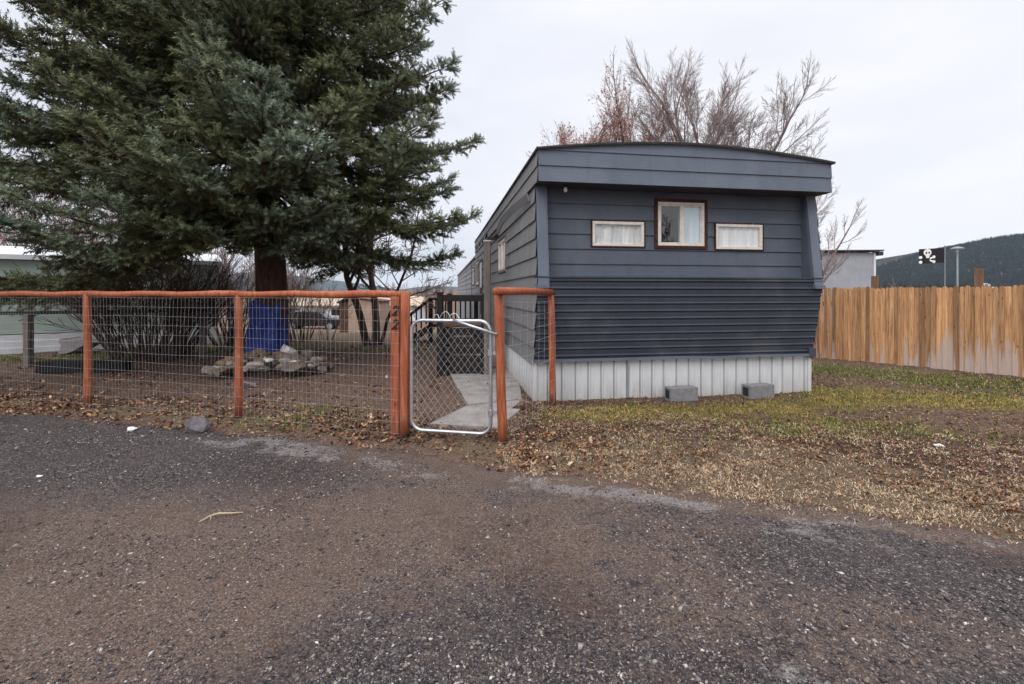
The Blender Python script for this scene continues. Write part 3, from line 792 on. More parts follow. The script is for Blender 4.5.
blades("grass", "short green and yellowing grass by the fence and verge", 300000, (-12, 10, 3.4, 10.5), green_d, 0.016, 0.048, 0.6,
       [(0.085, 0.125, 0.030), (0.14, 0.165, 0.045), (0.27, 0.22, 0.06), (0.36, 0.29, 0.11), (0.05, 0.085, 0.02)], [0.3, 0.25, 0.17, 0.14, 0.14], 0.0018, 40)

def moss_d(X, Y):
    return np.clip(cover(X, Y)[2] * 1.5 - 0.35, 0, 1) * np.clip((fbm(X * 2.6, Y * 4.5, 88, 4) - 0.38) * 4.5, 0.04, 0.8) * (X > 0.3)
blades("yellow_grass", "yellow green mossy grass before the skirting and the picket fence", 240000, (0.3, 9.5, 3.6, 7.4), moss_d, 0.010, 0.026, 0.8,
       [(0.36, 0.26, 0.065), (0.24, 0.18, 0.05), (0.46, 0.35, 0.14), (0.16, 0.14, 0.04)], [0.35, 0.25, 0.2, 0.2], 0.0016, 35)

# ------------------------------------------------------------------ rocks
def rock_mesh(name, r, col, seed, squash=(1, 1, 0.7), rough=0.28):
    rg = np.random.default_rng(seed)
    import bmesh
    bm = bmesh.new(); bmesh.ops.create_icosphere(bm, subdivisions=2, radius=1.0)
    pl = rg.normal(0, 1, (7, 3)); pl /= np.linalg.norm(pl, axis=1)[:, None]
    cut = rg.uniform(0.38, 0.74, 7)
    for v in bm.verts:
        p = np.array(v.co)
        for n_, c_ in zip(pl, cut):
            q = p @ n_
            if q > c_: p = p - n_ * (q - c_)
        p = p * (1 + rg.normal(0, rough * 0.12))
        v.co = (p[0] * r * squash[0], p[1] * r * squash[1], p[2] * r * squash[2])
    me = bpy.data.meshes.new(name); bm.to_mesh(me); bm.free()
    at = me.attributes.new("tint", "FLOAT_COLOR", "POINT")
    c = np.ones((len(me.vertices), 4), dtype=np.float32); c[:, :3] = col
    at.data.foreach_set("color", c.ravel())
    return me

def rock(label, x, y, r, col, seed, squash=(1, 1, 0.7), z=None, group=None, rz=0.0, tilt=0.0):
    o = finish("rock", rock_mesh("rock", r, col, seed, squash), M["rock"])
    zz = float(ground_z(x, y)) if y > road_edge(x) else float(road_z(x, y))
    o.location = (x, y, zz + r * squash[2] * 0.45 if z is None else z)
    o.rotation_euler = (tilt, tilt * 0.6, rz)
    tag(o, label, "rock", group)
    return o
rock("flat white stone on the lane edge before the left fence bay", -3.58, 4.29, 0.06, (0.62, 0.60, 0.57), 1, (1.15, 0.8, 0.45))
rock("dark grey boulder on the lane edge left of the middle orange post", -2.95, 4.24, 0.135, (0.115, 0.105, 0.115), 5, (1.0, 0.8, 0.75), rz=0.4, tilt=0.25)
rock("brown rock beside the concrete path near the house corner", 0.12, 5.02, 0.15, (0.155, 0.10, 0.065), 8, (1.0, 0.8, 0.62), rz=0.5)
rock("small white stone lying out on the dark asphalt at left", -3.33, 3.21, 0.022, (0.72, 0.70, 0.68), 11, (1.2, 0.8, 0.5))
rock("white scrap of stone in the right verge leaves", 3.62, 3.85, 0.045, (0.62, 0.60, 0.58), 12, (1.3, 0.7, 0.4))

# twig lying on the lane
mb = MB()
mb.tube([(-1.76, 2.56, 0.012), (-1.735, 2.615, 0.02), (-1.70, 2.64, 0.022), (-1.63, 2.655, 0.016), (-1.58, 2.675, 0.012)], [0.003, 0.0045, 0.005, 0.004, 0.002], 6)
mb.tube([(-1.735, 2.615, 0.02), (-1.72, 2.60, 0.016), (-1.71, 2.575, 0.013)], [0.003, 0.002, 0.001], 5)
tag(mb.build("fallen_twig", simple("pale_twig", (0.42, 0.33, 0.22), 0.8)), "pale bent twig lying on the asphalt", "twig")

# ------------------------------------------------------------------ fence
FA = Vector((-11.7, 7.05, 0)); 
POSTS = [(-7.05, 5.86), (-4.92, 5.28), (-2.84, 4.73)]
def round_post(mb, x, y, z0, z1, r, lean=(0, 0)):
    pts, rs = [], []
    for i in range(7):
        t = i / 6
        pts.append((x + lean[0] * t + random.uniform(-.003, .003), y + lean[1] * t, z0 + (z1 - z0) * t))
        rs.append(r * (1.06 - 0.1 * t) * random.uniform(0.98, 1.02))
    pts.append((pts[-1][0], pts[-1][1], z1 + 0.006)); rs.append(r * 0.8)
    mb.tube(pts, rs, 14)

def gz(x, y): return float(ground_z(x, y))

def wire_panel(name, parent, a, b, z0, z1, dv, dh, r, sag=0.0, skew=0.0):
    """welded wire between two ground points: verticals every dv, horizontals every dh."""
    a, b = Vector(a), Vector(b)
    L = (b - a).length; t = (b - a) / L
    nrm = Vector((-t.y, t.x, 0))
    segs0, segs1 = [], []
    def off(x, z): return 0.010 * math.sin(x * 2.1 + z * 3) + 0.006 * math.sin(x * 7.3 + 2 * z) 
    def pt(x, z):
        p = a + t * x + nrm * off(x, z)
        return (p.x, p.y, z + 0.004 * math.sin(x * 3.1 + z * 11) - sag * math.sin(PI * x / L) * (1 - (z - z0) / (z1 - z0) * 0.6))
    nv = int(L / dv); nh = int(round((z1 - z0) / dh))
    for i in range(nv + 1):
        x = min(L, i * dv + 0.004 * random.uniform(-1, 1))
        zs = np.linspace(z0, z1, 6)
        for q in range(5):
            segs0.append(pt(x, zs[q])); segs1.append(pt(x, zs[q + 1]))
    for j in range(nh + 1):
        z = z0 + (z1 - z0) * j / nh
        xs = np.linspace(0, L, max(6, int(L / 0.2)))
        for q in range(len(xs) - 1):
            segs0.append(pt(xs[q], z)); segs1.append(pt(xs[q + 1], z))
    A, B = np.array(segs0), np.array(segs1)
    V, Fc = tube_segs(A, B, np.full(len(A), r), np.full(len(A), r), 4)
    return mesh_np(name, V, Fc, M["wire"], parent)

def tube_segs(A, B, r0, r1, n=4):
    d = B - A; ln = np.linalg.norm(d, axis=1, keepdims=True); ln[ln == 0] = 1e-9; d = d / ln
    ref = np.where(np.abs(d[:, 2:3]) < 0.9, np.array([[0, 0, 1.0]]), np.array([[1.0, 0, 0]]))
    x = np.cross(d, ref); x /= np.linalg.norm(x, axis=1, keepdims=True); y = np.cross(d, x)
    vs = []
    for P, r in ((A, r0), (B, r1)):
        for k in range(n):
            a = 2 * PI * k / n
            vs.append(P + (x * math.cos(a) + y * math.sin(a)) * r[:, None])
    V = np.stack(vs, 1).reshape(-1, 3)
    b = (np.arange(len(A)) * 2 * n)[:, None]
    Fc = np.concatenate([b + np.array([k, (k + 1) % n, n + (k + 1) % n, n + k]) for k in range(n)], 0)
    return V, Fc

fence = tag(empty("wire_fence", (-2.84, 4.73, 0)), "long orange post and rail fence with welded wire along the lane", "fence")
def rel(o, root):                       # keep world coordinates under a moved root
    o.location = -root.location
    return o
for (x, y) in POSTS:
    mb = MB(); round_post(mb, x, y, gz(x, y) - 0.05, 1.285, 0.038, (random.uniform(-.01, .01), 0))
    rel(mb.build("post", M["orange_wood"], fence, smooth=True), fence)
# flat board post that carries the numbers, and the round gate post beside it
mb = MB(); mb.box(-0.052, 0.030, -0.03, 0.03, -0.05, 1.27, Matrix.Translation((-1.055, 4.165, gz(-1.05, 4.17))))
board = rel(mb.build("number_post", M["orange_wood"], fence, bevel=0.006), fence)
mb = MB(); round_post(mb, -0.975, 4.13, -0.05, 1.305, 0.044, (0.008, 0))
rel(mb.build("gate_post", M["orange_wood"], fence, smooth=True), fence)
# top rail, three lengths
RAILP = [(-9.2, 6.44), (-7.05, 5.86), (-4.92, 5.28), (-2.84, 4.73), (-1.0, 4.155)]
for i in range(4):
    a, b = RAILP[i], RAILP[i + 1]
    n = 9; pts = []
    for j in range(n):
        t = j / (n - 1)
        pts.append((a[0] + (b[0] - a[0]) * t, a[1] + (b[1] - a[1]) * t, 1.288 + 0.006 * math.sin(j * 1.7 + i)))
    mb = MB(); mb.tube(pts, [0.034 - 0.002 * math.sin(j * 0.9 + i * 2) for j in range(n)], 12)
    rel(mb.build("rail", M["orange_wood"], fence, smooth=True), fence)
for i in range(4):
    a, b = RAILP[i], RAILP[i + 1]
    d = Vector((a[0] - b[0], a[1] - b[1], 0)).normalized(); nn = Vector((-0.27, -0.96, 0)) * 0.055
    rel(wire_panel("wire_mesh", fence, Vector((a[0], a[1], 0)) + nn, Vector((b[0], b[1], 0)) + nn, 0.03, 1.25, 0.05, 0.10, 0.00085), fence)

def numeral(ch, loc, size, parent, name, mat, rot=(PI / 2, 0, 0)):
    cu = bpy.data.curves.new(name, "FONT"); cu.body = ch; cu.size = size; cu.extrude = 0.003; cu.shear = 0.25; cu.offset = 0.0025
    cu.align_x = "CENTER"; cu.align_y = "CENTER"
    cu.materials.append(mat)
    o = bpy.data.objects.new(name, cu); COL.objects.link(o); o.parent = parent
    bpy.context.view_layer.update()
    me = bpy.data.meshes.new_from_object(o.evaluated_get(bpy.context.evaluated_depsgraph_get()))
    bpy.data.objects.remove(o)
    o = bpy.data.objects.new(name, me); COL.objects.link(o); o.parent = parent
    o.location = loc; o.rotation_euler = rot
    return o
for zz in (1.135, 1.010):
    n_ = numeral("2", (-1.066 - fence.location.x, 4.165 - 0.0345 - fence.location.y, zz), 0.125, fence, "house_number", M["black_paint"])
    n_["label"] = "black italic numeral 2 on the orange board post"

# short panel between the gate and the house
panel = tag(empty("wire_fence", (-0.08, 3.94, 0)), "short orange framed wire panel between the gate and house corner", "fence")
mb = MB(); round_post(mb, -0.08, 3.94, -0.05, 1.30, 0.041, (-0.035, 0)); rel(mb.build("post", M["orange_wood"], panel, smooth=True), panel)
mb = MB(); round_post(mb, 0.47, 5.24, -0.05, 1.27, 0.038, (-0.02, 0)); rel(mb.build("post", M["orange_wood"], panel, smooth=True), panel)
mb = MB(); mb.tube([(-0.13, 3.80, 1.315), (0.15, 4.5, 1.318), (0.475, 5.30, 1.31)], [0.036, 0.034, 0.035], 12)
rel(mb.build("rail", M["orange_wood"], panel, smooth=True), panel)
rel(wire_panel("wire_mesh", panel, (-0.06, 3.98, 0), (0.50, 5.23, 0), 0.06, 1.22, 0.165, 0.125, 0.0014, sag=0.03), panel)

# ------------------------------------------------------------------ gate
gate = tag(empty("garden_gate", (-0.56, 4.03, 0)), "galvanised chain link gate standing between the orange posts", "gate")
gA = Vector((-0.905, 4.10, 0)); gB = Vector((-0.185, 3.96, 0))
gt = (gB - gA).normalized(); gL = (gB - gA).length
def GP(x, z, o=0.0):
    n = Vector((gt.y, -gt.x, 0)); p = gA + gt * x + n * o
    return Vector((p.x, p.y, z)) - gate.location
def corner_loop(x0, x1, z0, z1, r, n=7):
    pts = []
    for (cx, cz, a0) in ((x1 - r, z1 - r, 90), (x1 - r, z0 + r, 0), (x0 + r, z0 + r, -90), (x0 + r, z1 - r, -180)):
        for i in range(n):
            a = math.radians(a0 - 90 * i / (n - 1))
            pts.append((cx + r * math.cos(a), cz + r * math.sin(a)))
    pts.append(pts[0])
    return pts
mb = MB(); mb.tube([GP(x, z) for x, z in corner_loop(0, gL, 0.07, 1.055, 0.10)], 0.0155, 10, cap=False)
mb.build("frame", M["galv"], gate, smooth=True)
# mesh
A, B = [], []
p = 0.062; slope = 1.35
x0, x1, z0, z1 = 0.025, gL - 0.025, 0.095, 1.0
for sgn in (1, -1):
    k = -40
    while k < 60:
        c = k * p
        # line z = slope*sgn*(x - c)
        pts = []
        for x in np.linspace(x0, x1, 200):
            z = slope * sgn * (x - c)
            if z0 <= z <= z1: pts.append((x, z))
        if len(pts) > 1:
            n = max(2, min(16, len(pts)))
            idx = np.linspace(0, len(pts) - 1, n).astype(int)
            for i in range(n - 1):
                a, b = pts[idx[i]], pts[idx[i + 1]]
                A.append(GP(a[0], a[1], 0.003 * sgn)); B.append(GP(b[0], b[1], 0.003 * sgn))
        k += 1
for x in (0.055, gL - 0.05):
    A.append(GP(x, z0)); B.append(GP(x, z1))
V, Fc = tube_segs(np.array([tuple(v) for v in A]), np.array([tuple(v) for v in B]), np.full(len(A), 0.0013), np.full(len(A), 0.0013), 4)
mesh_np("chain_mesh", V, Fc, M["wire"], gate)
mb = MB(); mb.tube([GP(0.40, 1.06, 0.02), GP(0.58, 1.01, 0.045), GP(0.80, 0.945, 0.05)], 0.013, 8); mb.build("latch_bar", M["galv"], gate, smooth=True)
for z in (0.26, 0.78):
    mb = MB(); mb.tube([GP(gL, z - 0.025), GP(gL, z + 0.025)], 0.026, 10); mb.bar(GP(gL, z), GP(gL + 0.07, z), 0.02, 0.03); mb.build("hinge", M["galv"], gate)
mb = MB()
for (a, b, h) in ((0.26, 0.38, 0.075), (0.34, 0.46, 0.06), (0.20, 0.27, 0.05)):
    pts = [GP(a + (b - a) * i / 8, 1.06 + h * math.sin(PI * i / 8), 0.01 * math.sin(i)) for i in range(9)]
    mb.tube(pts, 0.0028, 5)
mb.build("wire_tie", M["galv"], gate)

# ------------------------------------------------------------------ mobile home
HA = math.radians(8.9)
home = tag(empty("mobile_home", (0.262, 5.427, 0), HA), "slate blue single storey mobile home with white metal skirting", "mobile home")
W = 3.70; LEN = 9.2
ZP, ZE, ZT = 1.49, 2.56, 2.91           # top of corrugated panel, soffit, eave top
def t_panel(z):                         # how far the corrugated front leans out at height z
    f = np.clip((z - 0.50) / (ZP - 0.50), 0, 1)
    return float(0.03 + 0.19 * (f ** 0.8))
def t_fin(z):
    return 0.235 + (0.10 - 0.235) * (z - 1.38) / (ZE - 1.38)

def lap(mb, f, u0, u1, z0, z1, step, holes=(), lip=0.016, base=0.0):
    """lapped boards: f(u, z, out) -> point. u0/u1 may be functions of z. Bands are cut round the holes."""
    n = max(1, int(round((z1 - z0) / step))); st = (z1 - z0) / n
    g0 = u0 if callable(u0) else (lambda z: u0)
    g1 = u1 if callable(u1) else (lambda z: u1)
    for i in range(n):
        a, b = z0 + i * st, z0 + (i + 1) * st
        cuts = sorted({a, b} | {z for h in holes for z in h[2:] if a + 1e-4 < z < b - 1e-4})
        for q in range(len(cuts) - 1):
            ca, cb = cuts[q], cuts[q + 1]
            oa = base + lip * (1 - (ca - a) / st); ob = base + lip * (1 - (cb - a) / st)
            act = sorted([h for h in holes if h[2] <= ca + 1e-5 and h[3] >= cb - 1e-5], key=lambda h: h[0])
            xs = [None]
            for h in act: xs += [h[0], h[1]]
            xs.append(None)
            for r in range(0, len(xs), 2):
                L0a = g0(ca) if xs[r] is None else xs[r]; L0b = g0(cb) if xs[r] is None else xs[r]
                L1a = g1(ca) if xs[r + 1] is None else xs[r + 1]; L1b = g1(cb) if xs[r + 1] is None else xs[r + 1]
                mb.add([f(L0a, ca, oa), f(L1a, ca, oa), f(L1b, cb, ob), f(L0b, cb, ob)], [(0, 1, 2, 3)])
                if q == 0:
                    mb.add([f(L0a, ca, base), f(L1a, ca, base), f(L1a, ca, oa), f(L0a, ca, oa)], [(0, 1, 2, 3)])
FW = 0.125
# windows on the front wall: (u0,u1,z0,z1)
WIN = [(0.715, 1.385, 1.868, 2.178), (1.560, 2.192, 1.880, 2.437), (2.345, 3.005, 1.853, 2.182)]
mb = MB()
lap(mb, lambda u, z, o: (u, -o, z), FW, W - FW, ZP - 0.02, ZE, 0.178, WIN)
mb.build("front_siding", M["siding_front"], home)
# left side wall, boards in (s, z); front end follows the lean of the nose
SWIN = [(2.30, 3.22, 1.70, 2.24)]
DOOR = (6.55, 7.45, 0.72, 2.22)
BIGW = (7.65, 8.75, 1.55, 2.22)
def side_front(z):
    return -t_panel(z) if z < 1.42 else -t_fin(z) + 0.005
mb = MB()
lap(mb, lambda s, z, o: (-o, s, z), side_front, LEN, 0.44, ZE + 0.02, 0.205, SWIN + [DOOR, BIGW], lip=0.02)
mb.build("side_siding", M["siding_side"], home)
mb = MB()
lap(mb, lambda s, z, o: (W + o, s, z), side_front, LEN, 0.44, ZE + 0.02, 0.205, (), lip=0.016)
mb.build("side_siding", M["siding_front"], home)
# inner box coloured near-black for the darkness of the unlit room behind the openings
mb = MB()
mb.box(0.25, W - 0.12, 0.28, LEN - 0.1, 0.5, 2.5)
mb.build("room", M["unlit_fill"], home)
# return walls of the recess
for xx, sg in ((FW, 1), (W - FW, -1)):
    mb = MB()
    lap(mb, lambda s, z, o: (xx + sg * (0.004 - o * 0.3), s, z), lambda z: -t_fin(max(z, 1.38)) + 0.03, 0.0, ZP - 0.02, ZE, 0.178, (), lip=0.012)
    mb.build("recess_cheek", M["siding_front"], home)
# fins at the two front corners
for x0 in (0.0, W - FW):
    mb = MB()
    z0, z1 = 1.40, ZE + 0.01
    poly = [(-t_fin(z0), z0), (-t_fin(z1), z1), (0.0, z1), (0.0, z0)]
    mb.prism(poly, x0 + 0.004, x0 + FW - 0.004, lambda a, b, d: (d, a, b))
    mb.box(x0 - 0.012, x0 + FW + 0.006, -t_fin(1.40) - 0.022, -0.02, 1.352, 1.402)
    fin = mb.build("corner_fin", M["siding_trim"], home, bevel=0.004)
    mb = MB()
    xa = x0 + FW + 0.001 if x0 < 1 else x0 - 0.001
    mb.bar((xa, -t_fin(z0) + 0.02, z0), (xa, -t_fin(z1) + 0.02, z1), 0.012, 0.045, (0, 1, 0))
    mb.build("corner_bead", M["siding_trim"], fin)
# corrugated leaning front panel
mb = MB()
prof = []
NR = 11; pitch = (ZP - 0.50) / NR
zs = np.linspace(0.50, ZP, NR * 14 + 1)
for z in zs:
    ph = ((z - 0.50) / pitch) % 1.0
    # flat pan with a narrow round rib
    rib = 0.017 * math.exp(-((ph - 0.5) / 0.10) ** 2) - 0.006 * math.exp(-((ph - 0.30) / 0.10) ** 2)
    prof.append((-(t_panel(z) + rib), float(z)))
us = np.linspace(0, W, 25)
V = [(u, a + 0.004 * math.sin(u * 3.1 + b * 5) + 0.006 * (0.5 - vnoise(u * 1.3, b * 3.0, 5)) * (1 if b < 0.8 else .4), b) for u in us for a, b in prof]
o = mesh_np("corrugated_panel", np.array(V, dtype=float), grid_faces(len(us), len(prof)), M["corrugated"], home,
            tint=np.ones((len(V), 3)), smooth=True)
mb = MB()
mb.box(-0.004, W + 0.004, -t_panel(ZP) - 0.012, 0.0, ZP - 0.012, ZP + 0.004)
mb.build("panel_ledge", M["corrugated"], home)
mb = MB()
pts = [(u, -0.055 - 0.012 * vnoise(u * 2.0, 0.3, 2), 0.495 + 0.012 * (vnoise(u * 1.7, 1.0, 4) - .5)) for u in np.linspace(-0.01, W + 0.01, 24)]
for i in range(len(pts) - 1): mb.bar(pts[i], pts[i + 1], 0.035, 0.03)
mb.build("panel_lip", M["siding_trim"], home)
mb = MB(); mb.box(W - 0.07, W + 0.03, -0.085, 0.03, 0.47, 0.585); mb.build("corner_bracket", M["corrugated"], home, bevel=0.004)
# skirting
def skirt(mb, f, L, z0, z1, gap=0.165, seed=1):
    rg = random.Random(seed)
    x = 0.0
    while x < L - 1e-3:
        w = min(gap * rg.uniform(0.93, 1.07), L - x)
        pr = [(0, 0), (0.004, -0.020), (0.014, -0.022), (0.019, 0.012), (0.034, 0.012), (0.044, 0.0), (w * .45, 0), (w * .47, 0.003), (w * .53, 0.003), (w * .55, 0.0), (w, 0.0)]
        pr = [p_ for p_ in pr if p_[0] <= w + 1e-6]
        for (a, oa), (b, ob) in zip(pr[:-1], pr[1:]):
            mb.add([f(x + a, oa, z0), f(x + b, ob, z0), f(x + b, ob, z1), f(x + a, oa, z1)], [(0, 1, 2, 3)])
        x += w
mb = MB(); skirt(mb, lambda u, o, z: (u, -o, z), W, -0.06, 0.50); mb.build("skirting", M["skirting"], home)
mb = MB(); skirt(mb, lambda s, o, z: (0.0 - o, s, z), LEN, -0.06, 0.46, seed=2); mb.build("skirting", M["skirting"], home)
mb = MB(); skirt(mb, lambda s, o, z: (W + o, s, z), LEN, -0.06, 0.46, seed=3); mb.build("skirting", M["skirting"], home)
for xa in (-0.018, W - 0.03):
    mb = MB(); mb.box(xa, xa + 0.048, -0.018, 0.03, -0.05, 0.485); mb.build("skirting_corner", M["skirting"], home)
mb = MB(); mb.box(1.16, 1.185, -0.020, -0.002, -0.03, 0.49, Matrix.Rotation(0.02, 4, "Y")); mb.build("skirting_joint", M["galv"], home)
# eaves: soffit, fascia boards front and side, arched roof
OV = 0.325; XO = 0.018
mb = MB()
mb.box(-XO + 0.01, W + XO - 0.01, -OV + 0.02, LEN, ZE, ZE + 0.03)
mb.build("soffit", M["soffit"], home)
def roof_z(u):
    f = (u + XO) / (W + 2 * XO)
    return ZT + 0.138 * (1 - abs(2 * f - 1) ** 1.8)
mb = MB()
for za, zb in ((ZE - 0.004, 2.735), (2.735, ZT)):
    mb.add([(-XO, -OV - 0.014, za), (W + XO, -OV - 0.014, za), (W + XO, -OV, zb), (-XO, -OV, zb)], [(0, 1, 2, 3)])
    mb.add([(-XO, -OV + 0.01, za), (W + XO, -OV + 0.01, za), (W + XO, -OV - 0.014, za), (-XO, -OV - 0.014, za)], [(0, 1, 2, 3)])
nA = 40
uu = np.linspace(-XO, W + XO, nA)
for i in range(nA - 1):
    mb.add([(uu[i], -OV - 0.012, ZT), (uu[i + 1], -OV - 0.012, ZT), (uu[i + 1], -OV - 0.002, roof_z(uu[i + 1])), (uu[i], -OV - 0.002, roof_z(uu[i]))], [(0, 1, 2, 3)])
    mb.add([(uu[i], -OV + 0.01, ZT), (uu[i + 1], -OV + 0.01, ZT), (uu[i + 1], -OV - 0.012, ZT), (uu[i], -OV - 0.012, ZT)], [(0, 1, 2, 3)])
mb.build("front_fascia", M["siding_trim"], home)
VENTS = [(5.2 + 0.95 * i, 5.75 + 0.95 * i, 2.60, 2.70) for i in range(4)]
for sx, sg in ((-XO, -1), (W + XO, 1)):
    mb = MB()
    lap(mb, lambda s, z, o: (sx + sg * o, s, z), -OV, LEN, ZE - 0.004, ZT, 0.178, VENTS if sg < 0 else (), lip=0.014)
    mb.build("side_fascia", M["siding_side"] if sg < 0 else M["siding_front"], home)
mb = MB(); mb.box(-XO + 0.03, 0.2, -OV + 0.05, LEN - 0.05, ZE + 0.035, ZT - 0.01); mb.build("eave_box", M["unlit_fill"], home)  # near-black box: darkness behind the vents put into its colour
mb = MB()
NL = 12
for i in range(nA - 1):
    a, b = uu[i], uu[i + 1]
    za, zb = roof_z(a) + 0.004, roof_z(b) + 0.004
    y0, y1 = -OV - 0.035, LEN + 0.03
    mb.add([(a, y0, za), (b, y0, zb), (b, y1, zb), (a, y1, za), (a, y0, za + 0.012), (b, y0, zb + 0.012), (b, y1, zb + 0.012), (a, y1, za + 0.012)],
           [(0, 3, 2, 1), (4, 5, 6, 7), (0, 1, 5, 4), (2, 3, 7, 6)])
rf = mb.build("roof", M["roofing"], home)
mb = MB()
for i in range(nA - 1):
    a, b = uu[i], uu[i + 1]
    mb.bar((a, -OV - 0.040, roof_z(a) + 0.010), (b, -OV - 0.040, roof_z(b) + 0.010), 0.012, 0.018)
for x in (-XO - 0.014, W + XO + 0.014):
    mb.bar((x, -OV - 0.04, roof_z(-XO) + 0.008), (x, LEN + 0.03, roof_z(-XO) + 0.008), 0.02, 0.028)
mb.build("drip_edge", M["roof_edge"], rf)
# rear gable of the taller front section
mb = MB(); lap(mb, lambda u, z, o: (u, LEN + o, z), 0, W, 0.0, ZT + 0.12, 0.2, (), lip=0.012); mb.build("rear_wall", M["siding_side"], home)
# loose strip of trim hanging under the eave on the left side
mb = MB()
pts = [(-0.05, 0.10, 2.46), (-0.10, 0.9, 2.47), (-0.15, 1.7, 2.44), (-0.11, 2.6, 2.37), (-0.06, 3.3, 2.33)]
for i in range(4):
    mb.bar(pts[i], pts[i + 1], 0.012, 0.10, (-0.35, 0, 1))
mb.build("loose_trim", M["siding_side"], home)

def window(u0, u1, z0, z1, f, trim, frame, curtain, mull=None, sash=0.045, trim_m=None):
    """f(u, out, z). trim board round a frame, glass, and what hangs inside."""
    def ring(mb, a0, a1, b0, b1, w, o0, o1):
        for (p, q, r, s) in ((a0, a1, b1 - w, b1), (a0, a1, b0, b0 + w), (a0, a0 + w, b0 + w, b1 - w), (a1 - w, a1, b0 + w, b1 - w)):
            vs = [f(u, o, z) for o in (o0, o1) for (u, z) in ((p, r), (q, r), (q, s), (p, s))]
            mb.add(vs, [(0, 1, 2, 3), (7, 6, 5, 4), (0, 4, 5, 1), (1, 5, 6, 2), (2, 6, 7, 3), (3, 7, 4, 0)])
    mb = MB(); ring(mb, u0 - trim, u1 + trim, z0 - trim * .8, z1 + trim, trim + 0.004, -0.02, 0.030)
    win = mb.build("window", trim_m or M["rotten_trim"], home, bevel=0.004)
    mb = MB(); ring(mb, u0, u1, z0, z1, frame, -0.03, 0.026)
    mb.build("window_frame", M["vinyl"], win, bevel=0.005)
    g0, g1, h0, h1 = u0 + frame, u1 - frame, z0 + frame, z1 - frame
    if mull is not None:
        mb = MB()
        x = g0 + (g1 - g0) * mull
        vs = [f(u, o, z) for o in (-0.02, 0.024) for (u, z) in ((x - 0.028, h0), (x + 0.028, h0), (x + 0.028, h1), (x - 0.028, h1))]
        mb.add(vs, [(0, 1, 2, 3), (7, 6, 5, 4), (0, 4, 5, 1), (1, 5, 6, 2), (2, 6, 7, 3), (3, 7, 4, 0)])
        ring(mb, g0, g1, h0, h1, 0.016, -0.01, 0.019)
        mb.build("sash", M["vinyl"], win, bevel=0.003)
    q = [Vector(f(a_, 0.004, b_)) for a_, b_ in ((g0, h0), (g1, h0), (g1, h1), (g0, h1))]
    out = Vector(f(g0, 1.0, h0)) - Vector(f(g0, 0.0, h0))
    if (q[1] - q[0]).cross(q[3] - q[0]).dot(out) < 0: q.reverse()
    mb = MB(); mb.add(q, [(0, 1, 2, 3)])
    mb.build("pane", M["glass"], win, recalc=False)
    if curtain:
        mat, c0, c1, depth, amp, nf = curtain
        a, b = u0 + (u1 - u0) * c0, u0 + (u1 - u0) * c1
        n = 70
        vs = []
        for i in range(n + 1):
            t = i / n
            o = -depth - amp * (1.5 + math.sin(t * nf * 2 * PI) + 0.5 * math.sin(t * nf * 4.7 * PI + 1))
            for j in range(5):
                k = j / 4
                vs.append(f(a + (b - a) * t, o * (0.8 + 0.4 * k) , z1 + 0.02 - (z1 - z0 + 0.04) * k))
        fs = [(i * 5 + j, (i + 1) * 5 + j, (i + 1) * 5 + j + 1, i * 5 + j + 1) for i in range(n) for j in range(4)]
        mb = MB(); mb.add(vs, fs); mb.build("curtain", mat, win, smooth=True)
    return win
ff = lambda u, o, z: (u, -o, z)
fl = lambda s, o, z: (-o, s, z)
w1 = window(*WIN[0], ff, 0.014, 0.040, (M["curtain_white"], 0.0, 1.0, 0.012, 0.010, 5))
w1["label"] = "low wide window with pleated white curtain, nearer the gate"
w2 = window(*WIN[1], ff, 0.038, 0.036, (M["curtain_blue"], 0.5, 1.0, 0.010, 0.003, 3), mull=0.52)
w2["label"] = "taller two pane sliding window in rotten brown trim"
w3 = window(*WIN[2], ff, 0.014, 0.040, (M["curtain_white"], 0.0, 1.0, 0.010, 0.006, 6))
w3["label"] = "low wide window with white curtain, nearer the picket fence"
window(*SWIN[0], fl, 0.045, 0.04, (M["curtain_white"], 0.0, 1.0, 0.08, 0.01, 4), mull=0.5, trim_m=M["grey_post"])
window(*BIGW, fl, 0.04, 0.045, (M["curtain_white"], 0.0, 1.0, 0.08, 0.01, 4), mull=0.5, trim_m=M["grey_post"])
# entry door
mb = MB(); mb.box(-0.012, 0.03, DOOR[0], DOOR[1], DOOR[2], DOOR[3])
dr = mb.build("door", M["brown_wood"], home, bevel=0.004)
mb = MB(); mb.box(-0.030, -0.014, DOOR[0] + 0.16, DOOR[1] - 0.16, 1.45, 2.12); mb.build("door_pane", M["white_panel"], dr)
mb = MB(); mb.tube([(-0.06, DOOR[0] + 0.07, 1.25), (-0.012, DOOR[0] + 0.07, 1.25)], 0.022, 10); mb.build("handle", M["galv"], dr)
# bulb under the soffit
mb = MB(); mb.tube([(0.34, -0.17, ZE + 0.002), (0.34, -0.17, ZE - 0.025)], 0.022, 12)
sk = mb.build("lamp_socket", M["black_paint"], home)
mb = MB(); mb.tube([(0.34, -0.17, ZE - 0.02), (0.34, -0.17, ZE - 0.04), (0.34, -0.17, ZE - 0.06), (0.34, -0.17, ZE - 0.075), (0.34, -0.17, ZE - 0.085)], [0.012, 0.020, 0.024, 0.018, 0.006], 12)
mb.build("light_bulb", M["brass"], sk, smooth=True)
